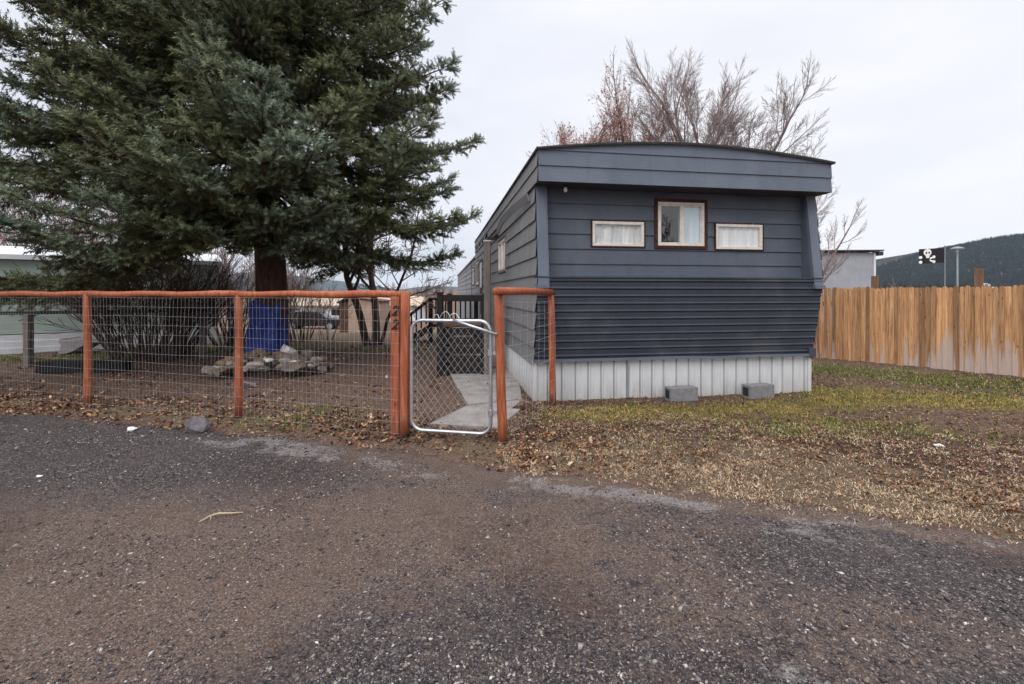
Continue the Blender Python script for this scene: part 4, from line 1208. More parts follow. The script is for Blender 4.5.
# lower rear section
RS0, RS1 = LEN, 26.0
mb = MB()
lap(mb, lambda s, z, o: (0.05 - o, s, z), RS0, RS1, -1.2, 2.50, 0.205, [(10.2, 11.2, 1.55, 2.2)], lip=0.018)
lap(mb, lambda s, z, o: (W - 0.05 + o, s, z), RS0, RS1, -1.2, 2.50, 0.205, (), lip=0.018)
lap(mb, lambda u, z, o: (u, RS1 + o, z), 0.05, W - 0.05, -1.2, 2.50, 0.205, (), lip=0.018)
rs = mb.build("rear_section", M["siding_side"], home)
mb = MB()
poly = [(-0.02, 2.50), (W / 2, 2.66), (W + 0.02, 2.50), (W + 0.02, 2.46), (-0.02, 2.46)]
mb.prism(poly, RS0 + 0.05, RS1 + 0.06, lambda a, b, d: (a, d, b)); mb.build("rear_roof", M["roofing"], rs)
for ya in (15.3, 11.6):
    mb = MB(); mb.box(0.02, 0.045, ya, ya + 0.15, -1, 2.45); mb.build("batten", M["siding_side"], rs)
window(10.25, 11.15, 1.6, 2.15, lambda s, o, z: (0.05 - o, s, z), 0.04, 0.045, (M["curtain_white"], 0, 1, 0.06, 0.006, 4), trim_m=M["grey_post"])

# post with a small lamp beside the left wall
post = tag(empty("timber_post", (-0.385, 7.1, 0)), "tall grey weathered timber post beside the left house wall", "post")
mb = MB(); mb.box(-0.05, 0.05, -0.05, 0.05, -0.05, 2.10); mb.build("shaft", M["grey_post"], post, bevel=0.005)
mb = MB(); mb.box(-0.06, 0.06, -0.06, 0.06, 2.10, 2.118); mb.build("cap", M["galv"], post)
mb = MB(); mb.box(0.0, 0.13, -0.05, 0.03, 2.125, 2.17); mb.tube([(0.12, -0.02, 2.16), (0.16, -0.05, 2.20)], [0.035, 0.03], 10); mb.build("lamp", M["black_paint"], post)

# path
mb = MB()
def slab(pts, z=0.035, th=0.08):
    vs = [(x, y, z - th) for x, y in pts] + [(x, y, z) for x, y in pts]
    n = len(pts)
    mb.add(vs, [tuple(reversed(range(n))), tuple(range(n, 2 * n))] + [(i, (i + 1) % n, n + (i + 1) % n, n + i) for i in range(n)])
slab([(-0.80, 4.42), (-0.13, 4.30), (0.20, 5.30), (0.12, 5.42), (-0.52, 5.10)])
slab([(-0.50, 5.14), (0.12, 5.45), (0.10, 6.55), (-0.70, 6.0)], 0.04)
slab([(-0.72, 6.03), (0.08, 6.58), (-0.10, 7.9), (-0.98, 7.2)], 0.036)
slab([(-0.40, 7.8), (-0.12, 7.95), (-0.45, 10.2), (-0.85, 10.0)], 0.036)
path = mb.build("path", M["concrete"], bevel=0.006)
tag(path, "uneven grey concrete slabs leading from the gate along the house", kind="structure")

# dark slatted landing in front of the post
deck = tag(empty("slatted_landing", (-0.78, 7.6, 0)), "dark stained slatted wooden landing with a rail behind the gate", "deck")
for i in range(5):
    z = 0.06 + i * 0.145
    mb = MB(); mb.box(-0.31, 0.31, -0.50, -0.475, z, z + 0.115); mb.box(-0.31, -0.285, -0.47, 0.62, z, z + 0.115); mb.box(0.285, 0.31, -0.47, 0.62, z, z + 0.115)
    mb.build("slat", M["dark_wood"], deck, bevel=0.004)
mb = MB()
for i in range(8): mb.box(-0.33, 0.33, -0.53 + i * 0.15, -0.39 + i * 0.15, 0.775, 0.80)
mb.build("deck_boards", M["brown_wood"], deck)
for (x, y) in ((-0.345, -0.50), (0.345, -0.50), (-0.345, 0.62), (0.345, 0.62)):
    mb = MB(); mb.box(x - 0.042, x + 0.042, y - 0.042, y + 0.042, 0, 1.29); mb.build("post", M["dark_wood"], deck, bevel=0.004)
mb = MB(); mb.box(-0.30, 0.30, -0.53, -0.49, 1.17, 1.27); mb.box(-0.37, -0.33, -0.45, 0.58, 1.17, 1.27); mb.build("rail", M["dark_wood"], deck, bevel=0.004)
mb = MB(); mb.box(-0.40, -0.29, -0.555, -0.445, 1.29, 1.315); mb.build("post_cap", M["dark_wood"], deck)

# porch with stair railing farther back
porch = tag(empty("wooden_porch", (-1.75, 12.0, float(ground_z(-1.75, 12.0)))), "dark wooden porch with baluster railing and steps", "porch")
mb = MB(); mb.box(-0.45, 0.85, 0, 2.0, 0.42, 0.50); mb.build("deck_boards", M["brown_wood"], porch)
for (x, y) in ((-0.40, 0.03), (0.80, 0.03), (-0.40, 1.95)):
    mb = MB(); mb.box(x - 0.05, x + 0.05, y - 0.05, y + 0.05, -0.05, 1.18); mb.build("post", M["dark_wood"], porch)
mb = MB(); mb.box(-1.05, -0.96, -0.03, 0.06, -0.05, 0.72); mb.build("post", M["dark_wood"], porch)
mb = MB(); mb.bar((-0.40, 0.03, 1.17), (0.80, 0.03, 1.17), 0.07, 0.06); mb.bar((-0.40, 0.03, 1.17), (-1.05, 0.03, 0.66), 0.07, 0.07)
mb.bar((-0.40, 0.03, 1.17), (-0.40, 1.95, 1.17), 0.07, 0.06); mb.bar((-0.40, 0.03, 0.62), (0.80, 0.03, 0.62), 0.05, 0.06); mb.build("rail", M["dark_wood"], porch)
mb = MB()
for i in range(9): mb.box(-0.28 + i * 0.13, -0.245 + i * 0.13, 0.01, 0.05, 0.62, 1.15)
for i in range(4):
    x = -0.52 - 0.13 * i; zt = 1.14 - (0.12 + 0.13 * i) * 0.78
    mb.box(x - 0.018, x + 0.018, 0.01, 0.05, zt - 0.55, zt)
mb.build("balusters", M["dark_wood"], porch)
mb = MB()
for i in range(3): mb.box(-0.70 - 0.22 * i + 0.02, -0.45 - 0.22 * i, 0.05, 0.95, 0.30 - 0.13 * i, 0.34 - 0.13 * i)
mb.bar((-0.42, 0.06, 0.40), (-1.1, 0.06, 0.0), 0.04, 0.18); mb.build("steps", M["brown_wood"], porch)

# concrete blocks against the skirting
def block(label, u, t, rz, tip=0.0):
    c, s = math.cos(HA), math.sin(HA)
    x = 0.262 + u * c + t * s; y = 5.427 + u * s - t * c
    o = empty("concrete_block", (x, y, gz(x, y) - 0.004), HA + rz)
    mb = MB()
    mb.box(-0.180, 0.180, -0.075, 0.075, 0, 0.165)
    b = mb.build("body", M["block"], o, bevel=0.006)
    mb = MB()
    mb.box(-0.1815, -0.15, -0.045, 0.045, 0.03, 0.135); mb.build("core_shade", M["unlit_fill"], o)  # dark plate on the solid block, its colour painting the shade of a core
    tag(o, label, "block", "loose concrete blocks at the skirting")
block("grey concrete block below the two pane window", 1.78, 0.19, 0.02)
block("grey concrete block below the low window nearer the picket fence", 2.80, 0.20, 0.10)

# ------------------------------------------------------------------ picket fence on the right
pf = tag(empty("picket_fence", (7.9, 7.05, 0)), "tall cedar picket fence, orange brown with greyed bottoms", "fence")
P0 = Vector((9.6, 4.95, 0)); P1 = Vector((4.15, 11.75, 0))
ft = (P1 - P0).normalized(); fn = Vector((-ft.y, ft.x, 0)); fL = (P1 - P0).length
if fn.x > 0: fn = -fn
mb = MB()
x = 0.0; rp = random.Random(3)
while x < fL:
    w = rp.uniform(0.058, 0.078)
    px = P0 + ft * (x + w / 2)
    h = 1.475 - 0.125 * (x / fL) + rp.uniform(-0.024, 0.018) + 0.012 * math.sin(x * 1.3)
    z0 = gz(px.x, px.y) + rp.uniform(-0.01, 0.02)
    g = 0.0 + 0.95 * max(0.0, 1 - x / 5.0) + rp.uniform(-0.35, 0.35)
    mb.tint = (max(0, g), 0, 0)
    lean = rp.uniform(-0.008, 0.008); out = rp.uniform(0.0, 0.004) + (0.015 if len(mb.v) // 12 % 2 else 0.0)
    hw = w / 2 + 0.0012
    poly = [(-hw, z0), (hw, z0), (hw + lean, h - 0.03), (hw * .55 + lean, h), (-hw * .55 + lean, h), (-hw + lean, h - 0.03)]
    mb.prism(poly, out, out + 0.016, lambda a, b, d: px + ft * a + fn * d + Vector((0, 0, b)) - Vector((7.9, 7.05, 0)))
    x += w + rp.choice((0.0005, 0.001, 0.0015, 0.002, 0.005))
mb.build("pickets", M["cedar"], pf)
mb = MB(); off = Vector((7.9, 7.05, 0))
for z in (0.35, 1.15):
    mb.bar(P0 - fn * 0.03 - off + Vector((0, 0, z)), P1 - fn * 0.03 - off + Vector((0, 0, z - 0.1)), 0.04, 0.09)
mb.build("rails", M["cedar_post"], pf)
for d, h in ((0.9, 1.5), (3.18, 1.70), (4.55, 1.62), (7.4, 1.3)):
    c = P0 + ft * d - fn * 0.10 - off
    mb = MB(); mb.box(-0.05, 0.05, -0.05, 0.05, -0.05, h, Matrix.Translation(c) @ Matrix.Rotation(math.atan2(ft.y, ft.x), 4, "Z"))
    mb.build("post", M["cedar_post"], pf, bevel=0.005)

# ------------------------------------------------------------------ trees
def grow(rg, segs, p, d, L, r, depth, maxd, up=0.12, ang=0.6, ratio=0.68, kids=(3, 5), rmin=0.006, wob=0.12):
    n = max(2, int(L / 0.35)) if depth < 2 else 3
    n = min(n, 8)
    pts = [p]; q = p.copy(); dd = d.copy()
    r_end = max(r * 0.55, rmin)
    for i in range(n):
        dd = dd + rg.normal(0, wob, 3) + np.array([0, 0, up])
        dd /= np.linalg.norm(dd)
        q2 = q + dd * (L / n)
        ra = r + (r_end - r) * i / n; rb = r + (r_end - r) * (i + 1) / n
        segs.append((q, q2, ra, rb, depth))
        q = q2; pts.append(q)
    if depth >= maxd: return
    k = rg.integers(kids[0], kids[1] + 1)
    for i in range(k):
        t = 0.25 + 0.75 * (i + rg.uniform(0.2, 0.9)) / k if depth > 0 else 0.45 + 0.55 * (i + rg.uniform(0.2, 0.9)) / k
        t = min(t, 0.999)
        f = t * n; i0 = int(f)
        a, b = pts[i0], pts[min(i0 + 1, n)]
        q = a + (b - a) * (f - i0)
        tan = (b - a) / (np.linalg.norm(b - a) + 1e-9)
        v = rg.normal(0, 1, 3); v -= tan * (v @ tan); v /= np.linalg.norm(v) + 1e-9
        an = ang * rg.uniform(0.7, 1.3)
        nd = tan * math.cos(an) + v * math.sin(an)
        rr = max((r + (r_end - r) * t) * rg.uniform(0.38, 0.6), rmin)
        grow(rg, segs, q, nd, L * ratio * rg.uniform(0.75, 1.15) * (1.12 - 0.4 * t), rr, depth + 1, maxd, up, ang, ratio, kids, rmin, wob)
    # leader continues
    grow(rg, segs, pts[-1], dd, L * ratio * 0.85, r_end, depth + 1, maxd, up, ang, ratio, kids, rmin, wob)

def segs_mesh(name, S, n, mat, parent):
    A = np.array([s[0] for s in S]); B = np.array([s[1] for s in S])
    r0 = np.array([s[2] for s in S]); r1 = np.array([s[3] for s in S])
    V, Fc = tube_segs(A, B, r0, r1, n)
    return mesh_np(name, V, Fc, mat, parent, smooth=True)

def bare_tree(label, x, y, z, stems, maxd, seed, mat_t, mat_c, group=None, name="bare_tree", cat="tree", split=1, leaves=None, scale=1.0, **kw):
    rg = np.random.default_rng(seed)
    root = tag(empty(name, (x, y, z)), label, cat, group)
    root.scale = (scale, scale, scale)
    S = []
    for (dx, dy, d, L, r) in stems:
        dv = np.array(d, dtype=float); dv /= np.linalg.norm(dv)
        grow(rg, S, np.array([dx, dy, -0.05]), dv, L, r, 0, maxd, **kw)
    tr = [s for s in S if s[4] <= split]; cr = [s for s in S if s[4] > split]
    if tr: segs_mesh("trunk" if name == "bare_tree" else "stems", tr, 6, mat_t, root)
    if cr:
        c = segs_mesh("crown" if name == "bare_tree" else "twigs", cr, 3, mat_c, root)
        if leaves:
            tips = np.array([s[1] for s in cr if s[4] >= maxd - 1])
            tips = tips[rg.integers(0, len(tips), leaves[0])] + rg.normal(0, 0.05, (leaves[0], 3))
            o = scatter_mesh("leaves", tips, rg.uniform(0.03, 0.06, leaves[0]), np.array([(-1, 0, 0), (0, -.6, .1), (1, 0, .2), (0, .6, .1)]), np.array([(0, 1, 2, 3)]), M["leaf"],
                             palette(leaves[0], leaves[1], [1] * len(leaves[1])), flat=0.9)
            o.parent = root
    return root
GB = "bare trees behind the mobile home"
bare_tree("bare tree with clinging russet leaves behind the house roof", 3.6, 21.0, gz(3.6, 21), [(0.3, 0, (.12, 0, 1), 7.4, 0.12), (0.1, 0, (-.06, 0, 1), 7.0, .11), (-.1, 0, (-.22, 0, 1), 6.6, .10), (.4, 0, (.26, 0, 1), 6.6, .1)], 4, 4, M["grey_bark"], M["red_twig"], GB,
          up=0.05, ang=0.5, ratio=0.56, scale=0.89, kids=(5, 7), leaves=(13000, [(0.46, 0.29, 0.25), (0.38, 0.22, 0.19), (0.52, 0.36, 0.32)]), rmin=0.004)
bare_tree("tallest bare tree rising over the middle of the roof", 7.5, 18.0, gz(7.5, 18), [(0, 0, (0.0, 0, 1), 6.6, 0.16), (-.1, 0, (-.20, .1, 1), 6.1, .12), (.1, 0, (.15, -.1, 1), 6.0, .12)], 5, 9, M["grey_bark"], M["twig"], GB,
          up=0.06, ang=0.52, ratio=0.58, kids=(4, 5), rmin=0.004)
bare_tree("bare tree leaning out over the right end of the roof", 7.3, 15.6, gz(7.3, 15.6), [(0, 0, (0.08, 0, 1), 5.2, 0.13), (.1, 0, (.20, 0, 1), 5.2, .12), (.2, .1, (.36, 0.1, 1), 4.6, .08)], 5, 23, M["grey_bark"], M["twig"], GB,
          up=0.05, ang=0.50, ratio=0.58, kids=(4, 5), rmin=0.004)
bare_tree("low bare tree reaching past the right end of the house above the grey shed", 9.1, 15.2, gz(9.1, 15.2), [(0, 0, (0.22, 0, 1), 3.1, 0.07), (.1, 0, (.48, 0, 1), 3.0, .06), (-.1, 0, (.0, 0, 1), 3.0, .06)], 4, 29, M["grey_bark"], M["twig"], GB,
          up=0.09, ang=0.48, ratio=0.56, kids=(3, 5), rmin=0.004)
bare_tree("bare tree mirrored in the front windows, across the lane", 10.5, -7.5, 0, [(0, 0, (0, 0, 1), 3.0, 0.2), (.2, 0, (-.4, 0, 1), 2.8, .15), (-.2, 0, (.5, 0.2, 1), 2.8, .15)], 4, 31, M["dark_twig"], M["dark_twig"],
          up=0.05, ang=0.7, ratio=0.66, rmin=0.015)
# yard
bare_tree("two trunked bare tree in the yard behind the fence numbers", -3.52, 11.4, gz(-3.5, 11.4), [(-0.10, 0, (-.12, 0, 1), 2.6, 0.10), (0.10, 0, (0.03, 0, 1), 2.9, 0.105), (0.2, 0.1, (.35, 0, 1), 2.2, 0.05)], 4, 41, M["dark_twig"], M["twig"],
          up=0.03, ang=0.75, ratio=0.6, rmin=0.006)
def shrub(label, x, y, n, h, spread, rad, seed, mats, maxd=2, base=0.4, **kw):
    rg = random.Random(seed)
    st = []
    for i in range(n):
        a = rg.uniform(0, 2 * PI); q = math.sqrt(rg.uniform(0, 1))
        st.append((base * q * math.cos(a), base * .7 * q * math.sin(a), (spread * q * math.cos(a) + rg.uniform(-.1, .1), spread * q * math.sin(a), 1), h * rg.uniform(.75, 1.15), rad * rg.uniform(.6, 1.2)))
    return bare_tree(label, x, y, gz(x, y), st, maxd, seed, mats[0], mats[1], "bare shrubs in the yard", "bare_shrub", "shrub", 0, **{**dict(up=0.05, ang=0.5, ratio=0.6, kids=(2, 4), rmin=0.004), **kw})
shrub("large dense many stemmed bare shrub left of the spruce", -7.05, 8.9, 120, 1.3, 0.62, 0.016, 51, (M["dark_twig"], M["dark_twig"]), base=0.66)
shrub("bare shrub behind the middle orange fence post", -7.0, 11.3, 34, 1.2, 0.55, 0.018, 52, (M["dark_twig"], M["twig"]), base=0.35)
shrub("upright bare shrub just right of the blue wrapped trunk", -5.75, 12.3, 26, 1.15, 0.4, 0.014, 53, (M["dark_twig"], M["red_twig"]), base=0.3)
shrub("small thin bare shrub standing before the parked dark car", -5.3, 12.9, 12, 1.0, 0.4, 0.010, 54, (M["red_twig"], M["red_twig"]), base=0.2)
shrub("tall reddish twiggy thicket at the far left beyond the spruce", -15.4, 14.6, 46, 2.9, 0.42, 0.022, 55, (M["red_twig"], M["red_twig"]), 3, base=1.6, rmin=0.006)
shrub("reddish twiggy thicket behind the large dense shrub", -11.2, 14.8, 40, 2.0, 0.5, 0.018, 56, (M["red_twig"], M["red_twig"]), 3, base=1.4, rmin=0.006)
shrub("brown twiggy thicket behind the spruce trunk", -8.6, 15.2, 36, 1.8, 0.5, 0.018, 57, (M["twig"], M["twig"]), 3, base=1.2, rmin=0.006)
bare_tree("distant pale bare tree left of the house end", -9.8, 62, gz(-9.8, 62), [(0, 0, (0, 0, 1), 2.6, .15), (.3, 0, (.4, 0, 1), 2.4, .1), (-.3, 0, (-.4, 0, 1), 2.4, .1)], 3, 61, M["grey_bark"], M["twig"], "distant bare trees", up=.08, rmin=.02)
bare_tree("distant pale bare tree over the long beige roof", -15.5, 66, gz(-15.5, 66), [(0, 0, (0, 0, 1), 2.6, .15), (.3, 0, (.5, 0, 1), 2.4, .1), (-.3, 0, (-.3, 0, 1), 2.4, .1)], 3, 62, M["grey_bark"], M["twig"], "distant bare trees", up=.08, rmin=.02)
bare_tree("small pale bare tree rising behind the picket fence by the grey shed", 17.6, 20.6, gz(17.6, 20.6), [(0, 0, (0, 0, 1), 1.3, .05), (.1, 0, (.4, 0, 1), 1.1, .03), (-.1, 0, (-.4, 0, 1), 1.1, .03)], 3, 63, M["cedar_post"], simple("pale_twigs", (0.30, 0.23, 0.17), 0.9), up=.08, rmin=.008)

# ------------------------------------------------------------------ spruce
def spruce(x, y):
    root = tag(empty("spruce_tree", (x, y, gz(x, y))), "large blue green spruce with a blue tarp round its trunk", "tree")
    rg = np.random.default_rng(77)
    H = 14.0
    mb = MB()
    pts, rs = [], []
    for i in range(24):
        t = i / 23; z = -0.1 + t * H
        pts.append((0.05 * math.sin(i * .7), 0.05 * math.cos(i * .5), z)); rs.append(max(0.02, 0.305 * (1 - t) ** 0.85 + (0.06 if i == 0 else 0.0)))
    mb.tube(pts, rs, 14); mb.build("trunk", M["spruce_bark"], root, smooth=True)
    SG = []                      # woody segments
    TP, TD, TS, TC = [], [], [], []
    z = 2.55; whorl = 0
    while z < H - 0.4:
        f = (z - 2.55) / (H - 2.55)
        nb = 12 if z < 8.6 else 6
        a0 = rg.uniform(0, 2 * PI)
        for k in range(nb + (3 if z < 7.5 else 0)):
            az = a0 + 2 * PI * k / nb + rg.normal(0, 0.25)
            if math.sin(az) > 0.45 and rg.uniform() < 0.35: az = -az
            if k >= nb: az = -PI / 2 + rg.uniform(-0.9, 0.9)
            cx, cy = math.cos(az), math.sin(az)
            lm = 4.35 * (1 - f) ** 0.72
            lm *= 1 + 0.38 * max(0, -cx) - 0.16 * max(0, -cy)
            if cx > 0.2 and z < 3.5: lm *= 0.74 + 0.26 * max(0, (z - 2.5))
            if cy < -0.4 and z < 3.2: lm *= 0.85
            L = lm * rg.uniform(0.78, 1.08)
            if L < 0.3: continue
            if rg.uniform() < (0.10 if cy > -0.2 else 0.0): continue
            if cx < -0.25 and 3.3 < z < 4.4 and cy < 0.6: continue
            if cx < -0.6 and 2.4 < z < 3.3 and rg.uniform() < 0.5: continue
            if cx < 0.1 and 5.2 < z < 5.6 and rg.uniform() < 0.6: continue
            zz = z + rg.uniform(-0.15, 0.15)
            el0 = -0.12 + 0.55 * f + rg.normal(0, 0.07)      # start slope
            if z < 3.6 and cx < 0.2: el0 += 0.07
            n = 14
            p = np.array([0.1 * cx, 0.1 * cy, zz]); dirs = []; bp = [p]
            for i in range(n):
                t = (i + .5) / n
                el = el0 - 0.30 * math.sin(PI * min(1, t * 1.25)) * (1 - 0.5 * f) + 0.62 * max(0, t - 0.60) ** 1.0 * 2.0
                h = np.array([cx * math.cos(el), cy * math.cos(el), math.sin(el)])
                p = p + h * (L / n); bp.append(p); dirs.append(h)
            for i in range(n):
                r0 = 0.012 + 0.035 * (L / 4.5) * (1 - i / n); r1 = 0.012 + 0.035 * (L / 4.5) * (1 - (i + 1) / n)
                SG.append((bp[i], bp[i + 1], r0, r1, 0))
            side = np.array([-cy, cx, 0.0])
            # secondary branchlets in a flat drooping spray
            s = 0.26 * L + 0.1; sg = 1
            while s < L:
                fi = s / L * n; i0 = min(int(fi), n - 1)
                q = bp[i0] + (bp[i0 + 1] - bp[i0]) * (fi - i0)
                h = dirs[i0]
                rest = L - s
                l2 = (0.16 + 0.52 * rest * (0.75 if s > 0.5 * L else 0.55)) * rg.uniform(0.75, 1.2)
                l2 = min(l2, 1.15)
                ang = rg.uniform(0.75, 1.1)
                d2 = h * math.cos(ang) + side * sg * math.sin(ang) + np.array([0, 0, rg.uniform(-0.20, 0.10)])
                d2 /= np.linalg.norm(d2)
                m = max(2, int(l2 / 0.11))
                pq = q; dq = d2
                dead = (s < 0.42 * L and rg.uniform() < 0.45)
                for j in range(m):
                    dq = dq + np.array([0, 0, -0.055 + 0.10 * (j / m)]) + rg.normal(0, 0.06, 3); dq /= np.linalg.norm(dq)
                    p2 = pq + dq * (l2 / m)
                    SG.append((pq, p2, 0.006, 0.005, 1))
                    if not dead:
                        reach = s / L
                        for sd in (-1, 1):
                            a3 = rg.uniform(0.5, 0.95)
                            lat = np.cross(dq, np.array([0, 0, 1.0])); lat /= np.linalg.norm(lat) + 1e-9
                            d3 = dq * math.cos(a3) + lat * sd * math.sin(a3) + np.array([0, 0, rg.uniform(-0.30, 0.30) + 0.38 * max(0, reach - 0.4)])
                            TP.append(p2 - dq * rg.uniform(0, l2 / m)); TD.append(d3); TS.append(rg.uniform(0.14, 0.23)); TC.append(reach)
                        if reach > 0.38:
                            v = dq * 0.5 + np.array([0, 0, 1.0]) + rg.normal(0, 0.45, 3); v /= np.linalg.norm(v)
                            TP.append(p2 - dq * rg.uniform(0, l2 / m)); TD.append(v); TS.append(rg.uniform(0.11, 0.18)); TC.append(reach)
                        if rg.uniform() < 0.55:
                            v = dq * 0.7 + np.array([0, 0, -1.0]) + rg.normal(0, 0.4, 3); v /= np.linalg.norm(v)
                            TP.append(p2); TD.append(v); TS.append(rg.uniform(0.10, 0.20)); TC.append(reach * 0.6)
                    pq = p2
                if not dead:
                    for q_ in range(4):
                        v = dq + (rg.normal(0, 0.42, 3) + np.array([0, 0, 0.25]) if q_ else 0); v = v / np.linalg.norm(v)
                        TP.append(pq - dq * 0.05); TD.append(v); TS.append(rg.uniform(0.13, 0.22)); TC.append(1.0)
                else:
                    for _ in range(2):
                        v = dq + rg.normal(0, 0.5, 3); v /= np.linalg.norm(v)
                        SG.append((pq, pq + v * 0.2, 0.004, 0.003, 1))
                sg = -sg
                s += rg.uniform(0.074, 0.116) * (1.0 + 0.3 * (z > 7.5))
            for _ in range(7):
                v = dirs[-1] + rg.normal(0, 0.40, 3); v /= np.linalg.norm(v)
                TP.append(bp[-1] - dirs[-1] * 0.06); TD.append(v); TS.append(rg.uniform(0.18, 0.28)); TC.append(1.0)
        z += 0.37 if z < 8 else 0.6
        whorl += 1
    segs_mesh("branches", SG, 3, M["spruce_bark"], root)
    TP, TD, TS, TC = np.array(TP), np.array(TD), np.array(TS), np.array(TC)
    N = len(TP)
    print("spruce twigs", N)
    # twig prototype: needles round a stem along +x (unit length)
    pv = []; nn = 24
    for i in range(nn):
        t = 0.02 + 0.93 * (i + 0.5) / nn
        a = i * 2.399963 + 0.3
        fw = 0.62 if i < nn - 4 else 0.85
        rad = 0.19
        tip = np.array([t + fw * rad, rad * math.cos(a), rad * math.sin(a)])
        b = np.array([t, 0, 0]); w = np.array([0.0, -math.sin(a), math.cos(a)]) * 0.046 + np.array([0.012, 0, 0])
        pv += [b - w, b + w, tip]
    pv = np.array(pv)                      # (3nn,3)
    TD /= np.linalg.norm(TD, axis=1, keepdims=True)
    ref = np.where(np.abs(TD[:, 2:3]) < 0.95, np.array([[0, 0, 1.0]]), np.array([[1.0, 0, 0]]))
    X2 = np.cross(ref, TD); X2 /= np.linalg.norm(X2, axis=1, keepdims=True); X3 = np.cross(TD, X2)
    roll = rg.uniform(0, 2 * PI, N)
    c, s = np.cos(roll)[:, None], np.sin(roll)[:, None]
    Y2 = X2 * c + X3 * s; Y3 = -X2 * s + X3 * c
    V = TP[:, None, :] + TS[:, None, None] * (pv[None, :, 0:1] * TD[:, None, :] + pv[None, :, 1:2] * Y2[:, None, :] + pv[None, :, 2:3] * Y3[:, None, :])
    V = V.reshape(-1, 3)
    Fc = np.arange(len(V)).reshape(-1, 3)
    # older inner needles olive brown, fresh tips blue green; whole sprays differ
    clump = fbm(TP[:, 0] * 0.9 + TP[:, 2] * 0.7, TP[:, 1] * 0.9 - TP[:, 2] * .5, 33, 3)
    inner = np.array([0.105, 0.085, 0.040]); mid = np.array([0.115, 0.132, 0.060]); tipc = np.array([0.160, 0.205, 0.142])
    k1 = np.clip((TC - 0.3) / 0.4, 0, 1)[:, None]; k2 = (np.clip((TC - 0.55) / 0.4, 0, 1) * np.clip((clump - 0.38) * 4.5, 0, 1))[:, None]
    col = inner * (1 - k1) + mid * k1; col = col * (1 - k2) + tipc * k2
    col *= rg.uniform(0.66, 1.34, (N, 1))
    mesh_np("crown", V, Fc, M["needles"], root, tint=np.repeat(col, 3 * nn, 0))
    return root
SX, SY = -4.68, 8.75
spruce(SX, SY)

# tarp wrapped round the trunk
tarp = empty("tarp", (SX, SY, 0)); 
n, m = 72, 22
vs = []
for j in range(m):
    t = j / (m - 1); z = -0.03 + 1.15 * t
    for i in range(n):
        a = 2 * PI * i / n
        r = 0.385 - 0.085 * t ** 0.8
        r += 0.022 * math.sin(a * 7 + 1.3 * math.sin(t * 5)) * (1 - .3 * t) + 0.014 * math.sin(a * 13 + t * 9) + 0.03 * (vnoise(a * 2.5, t * 6, 3) - .5)
        r += 0.05 * max(0, 1 - t * 6) * (0.4 + 0.6 * math.sin(a * 4))
        if j == m - 1: r -= 0.04
        vs.append((r * math.cos(a), r * math.sin(a), z + 0.025 * math.sin(a * 2 + 0.4) * t + 0.02 * math.sin(a * 9) * (t > .9)))
fs = [(j * n + i, j * n + (i + 1) % n, (j + 1) * n + (i + 1) % n, (j + 1) * n + i) for j in range(m - 1) for i in range(n)]
mb = MB(); mb.add([Vector(v) for v in vs], fs)
to = mb.build("tarp", M["tarp"], smooth=True); bpy.data.objects.remove(tarp)
to.location = (SX, SY, gz(SX, SY)); to.name = "tarp"
tag(to, "creased dark blue tarp wrapped round the spruce trunk", "tarp")

# rocks round the trunk
rr = random.Random(5)
PILE = "rocks piled round the spruce trunk"
CX, CY = SX + 0.78, SY - 1.40
def mound(dx, dy): return 0.24 * max(0.0, 1 - (dx / 1.05) ** 2 - (dy / 0.95) ** 2)
def pile(label, dx, dy, r, col, seed, sq=(1, .85, .7)):
    x, y = CX + dx, CY + dy
    rock(label, x, y, r, col, seed, sq, z=gz(x, y) + mound(dx, dy) + r * sq[2] * 0.3, group=PILE, rz=rr.uniform(0, 6), tilt=rr.uniform(-.3, .3))
pile("large pale pointed rock on top of the pile against the blue tarp", 0.10, 0.28, 0.20, (0.46, 0.44, 0.41), 101, (1.15, .8, .85))
pile("brown rounded rock in the middle of the pile below the tarp", -0.16, -0.05, 0.15, (0.24, 0.165, 0.10), 102, (1, .9, .95))
pile("dark brown rock at the right shoulder of the pile", 0.46, 0.22, 0.19, (0.14, 0.10, 0.085), 103)
pile("white rock at the front of the pile, right of centre", 0.48, -0.18, 0.11, (0.58, 0.56, 0.53), 104)
pile("white oval rock at the front middle of the pile", 0.12, -0.25, 0.12, (0.56, 0.53, 0.49), 105, (1.2, .8, .7))
pile("long flat grey slab lying in front of the rock pile", 0.22, -1.02, 0.36, (0.22, 0.19, 0.18), 106, (1.25, .42, .16))
pile("rusty brown rock at the left end of the pile", -0.72, 0.10, 0.15, (0.26, 0.16, 0.085), 107)
cols = [(0.16, 0.125, 0.105), (0.10, 0.08, 0.07), (0.21, 0.18, 0.15), (0.17, 0.11, 0.075), (0.29, 0.26, 0.23)]
for i in range(96):
    a = rr.uniform(0, 2 * PI); q = math.sqrt(rr.uniform(0.0, 1))
    dx, dy = q * math.cos(a) * 0.95, q * math.sin(a) * 0.65
    r_ = rr.uniform(0.08, 0.17) * (1.15 - 0.35 * q)
    pile("weathered brown or grey rock in the pile round the blue wrapped trunk", dx, dy, r_, cols[i % 5], 200 + i, (rr.uniform(.9, 1.35), rr.uniform(.65, .95), rr.uniform(.45, .75)))

# ------------------------------------------------------------------ left side of the yard
# old railway sleeper lying on the ground
mb = MB(); mb.box(-0.65, 0.65, -0.10, 0.10, 0.0, 0.19)
sl = mb.build("timber_sleeper", M["sleeper"], bevel=0.012)
sl.location = (-6.95, 7.4, gz(-6.95, 7.4)); sl.rotation_euler = (0, 0, 0.12)
tag(sl, "black tarred timber sleeper on the ground below the large shrub", "timber")
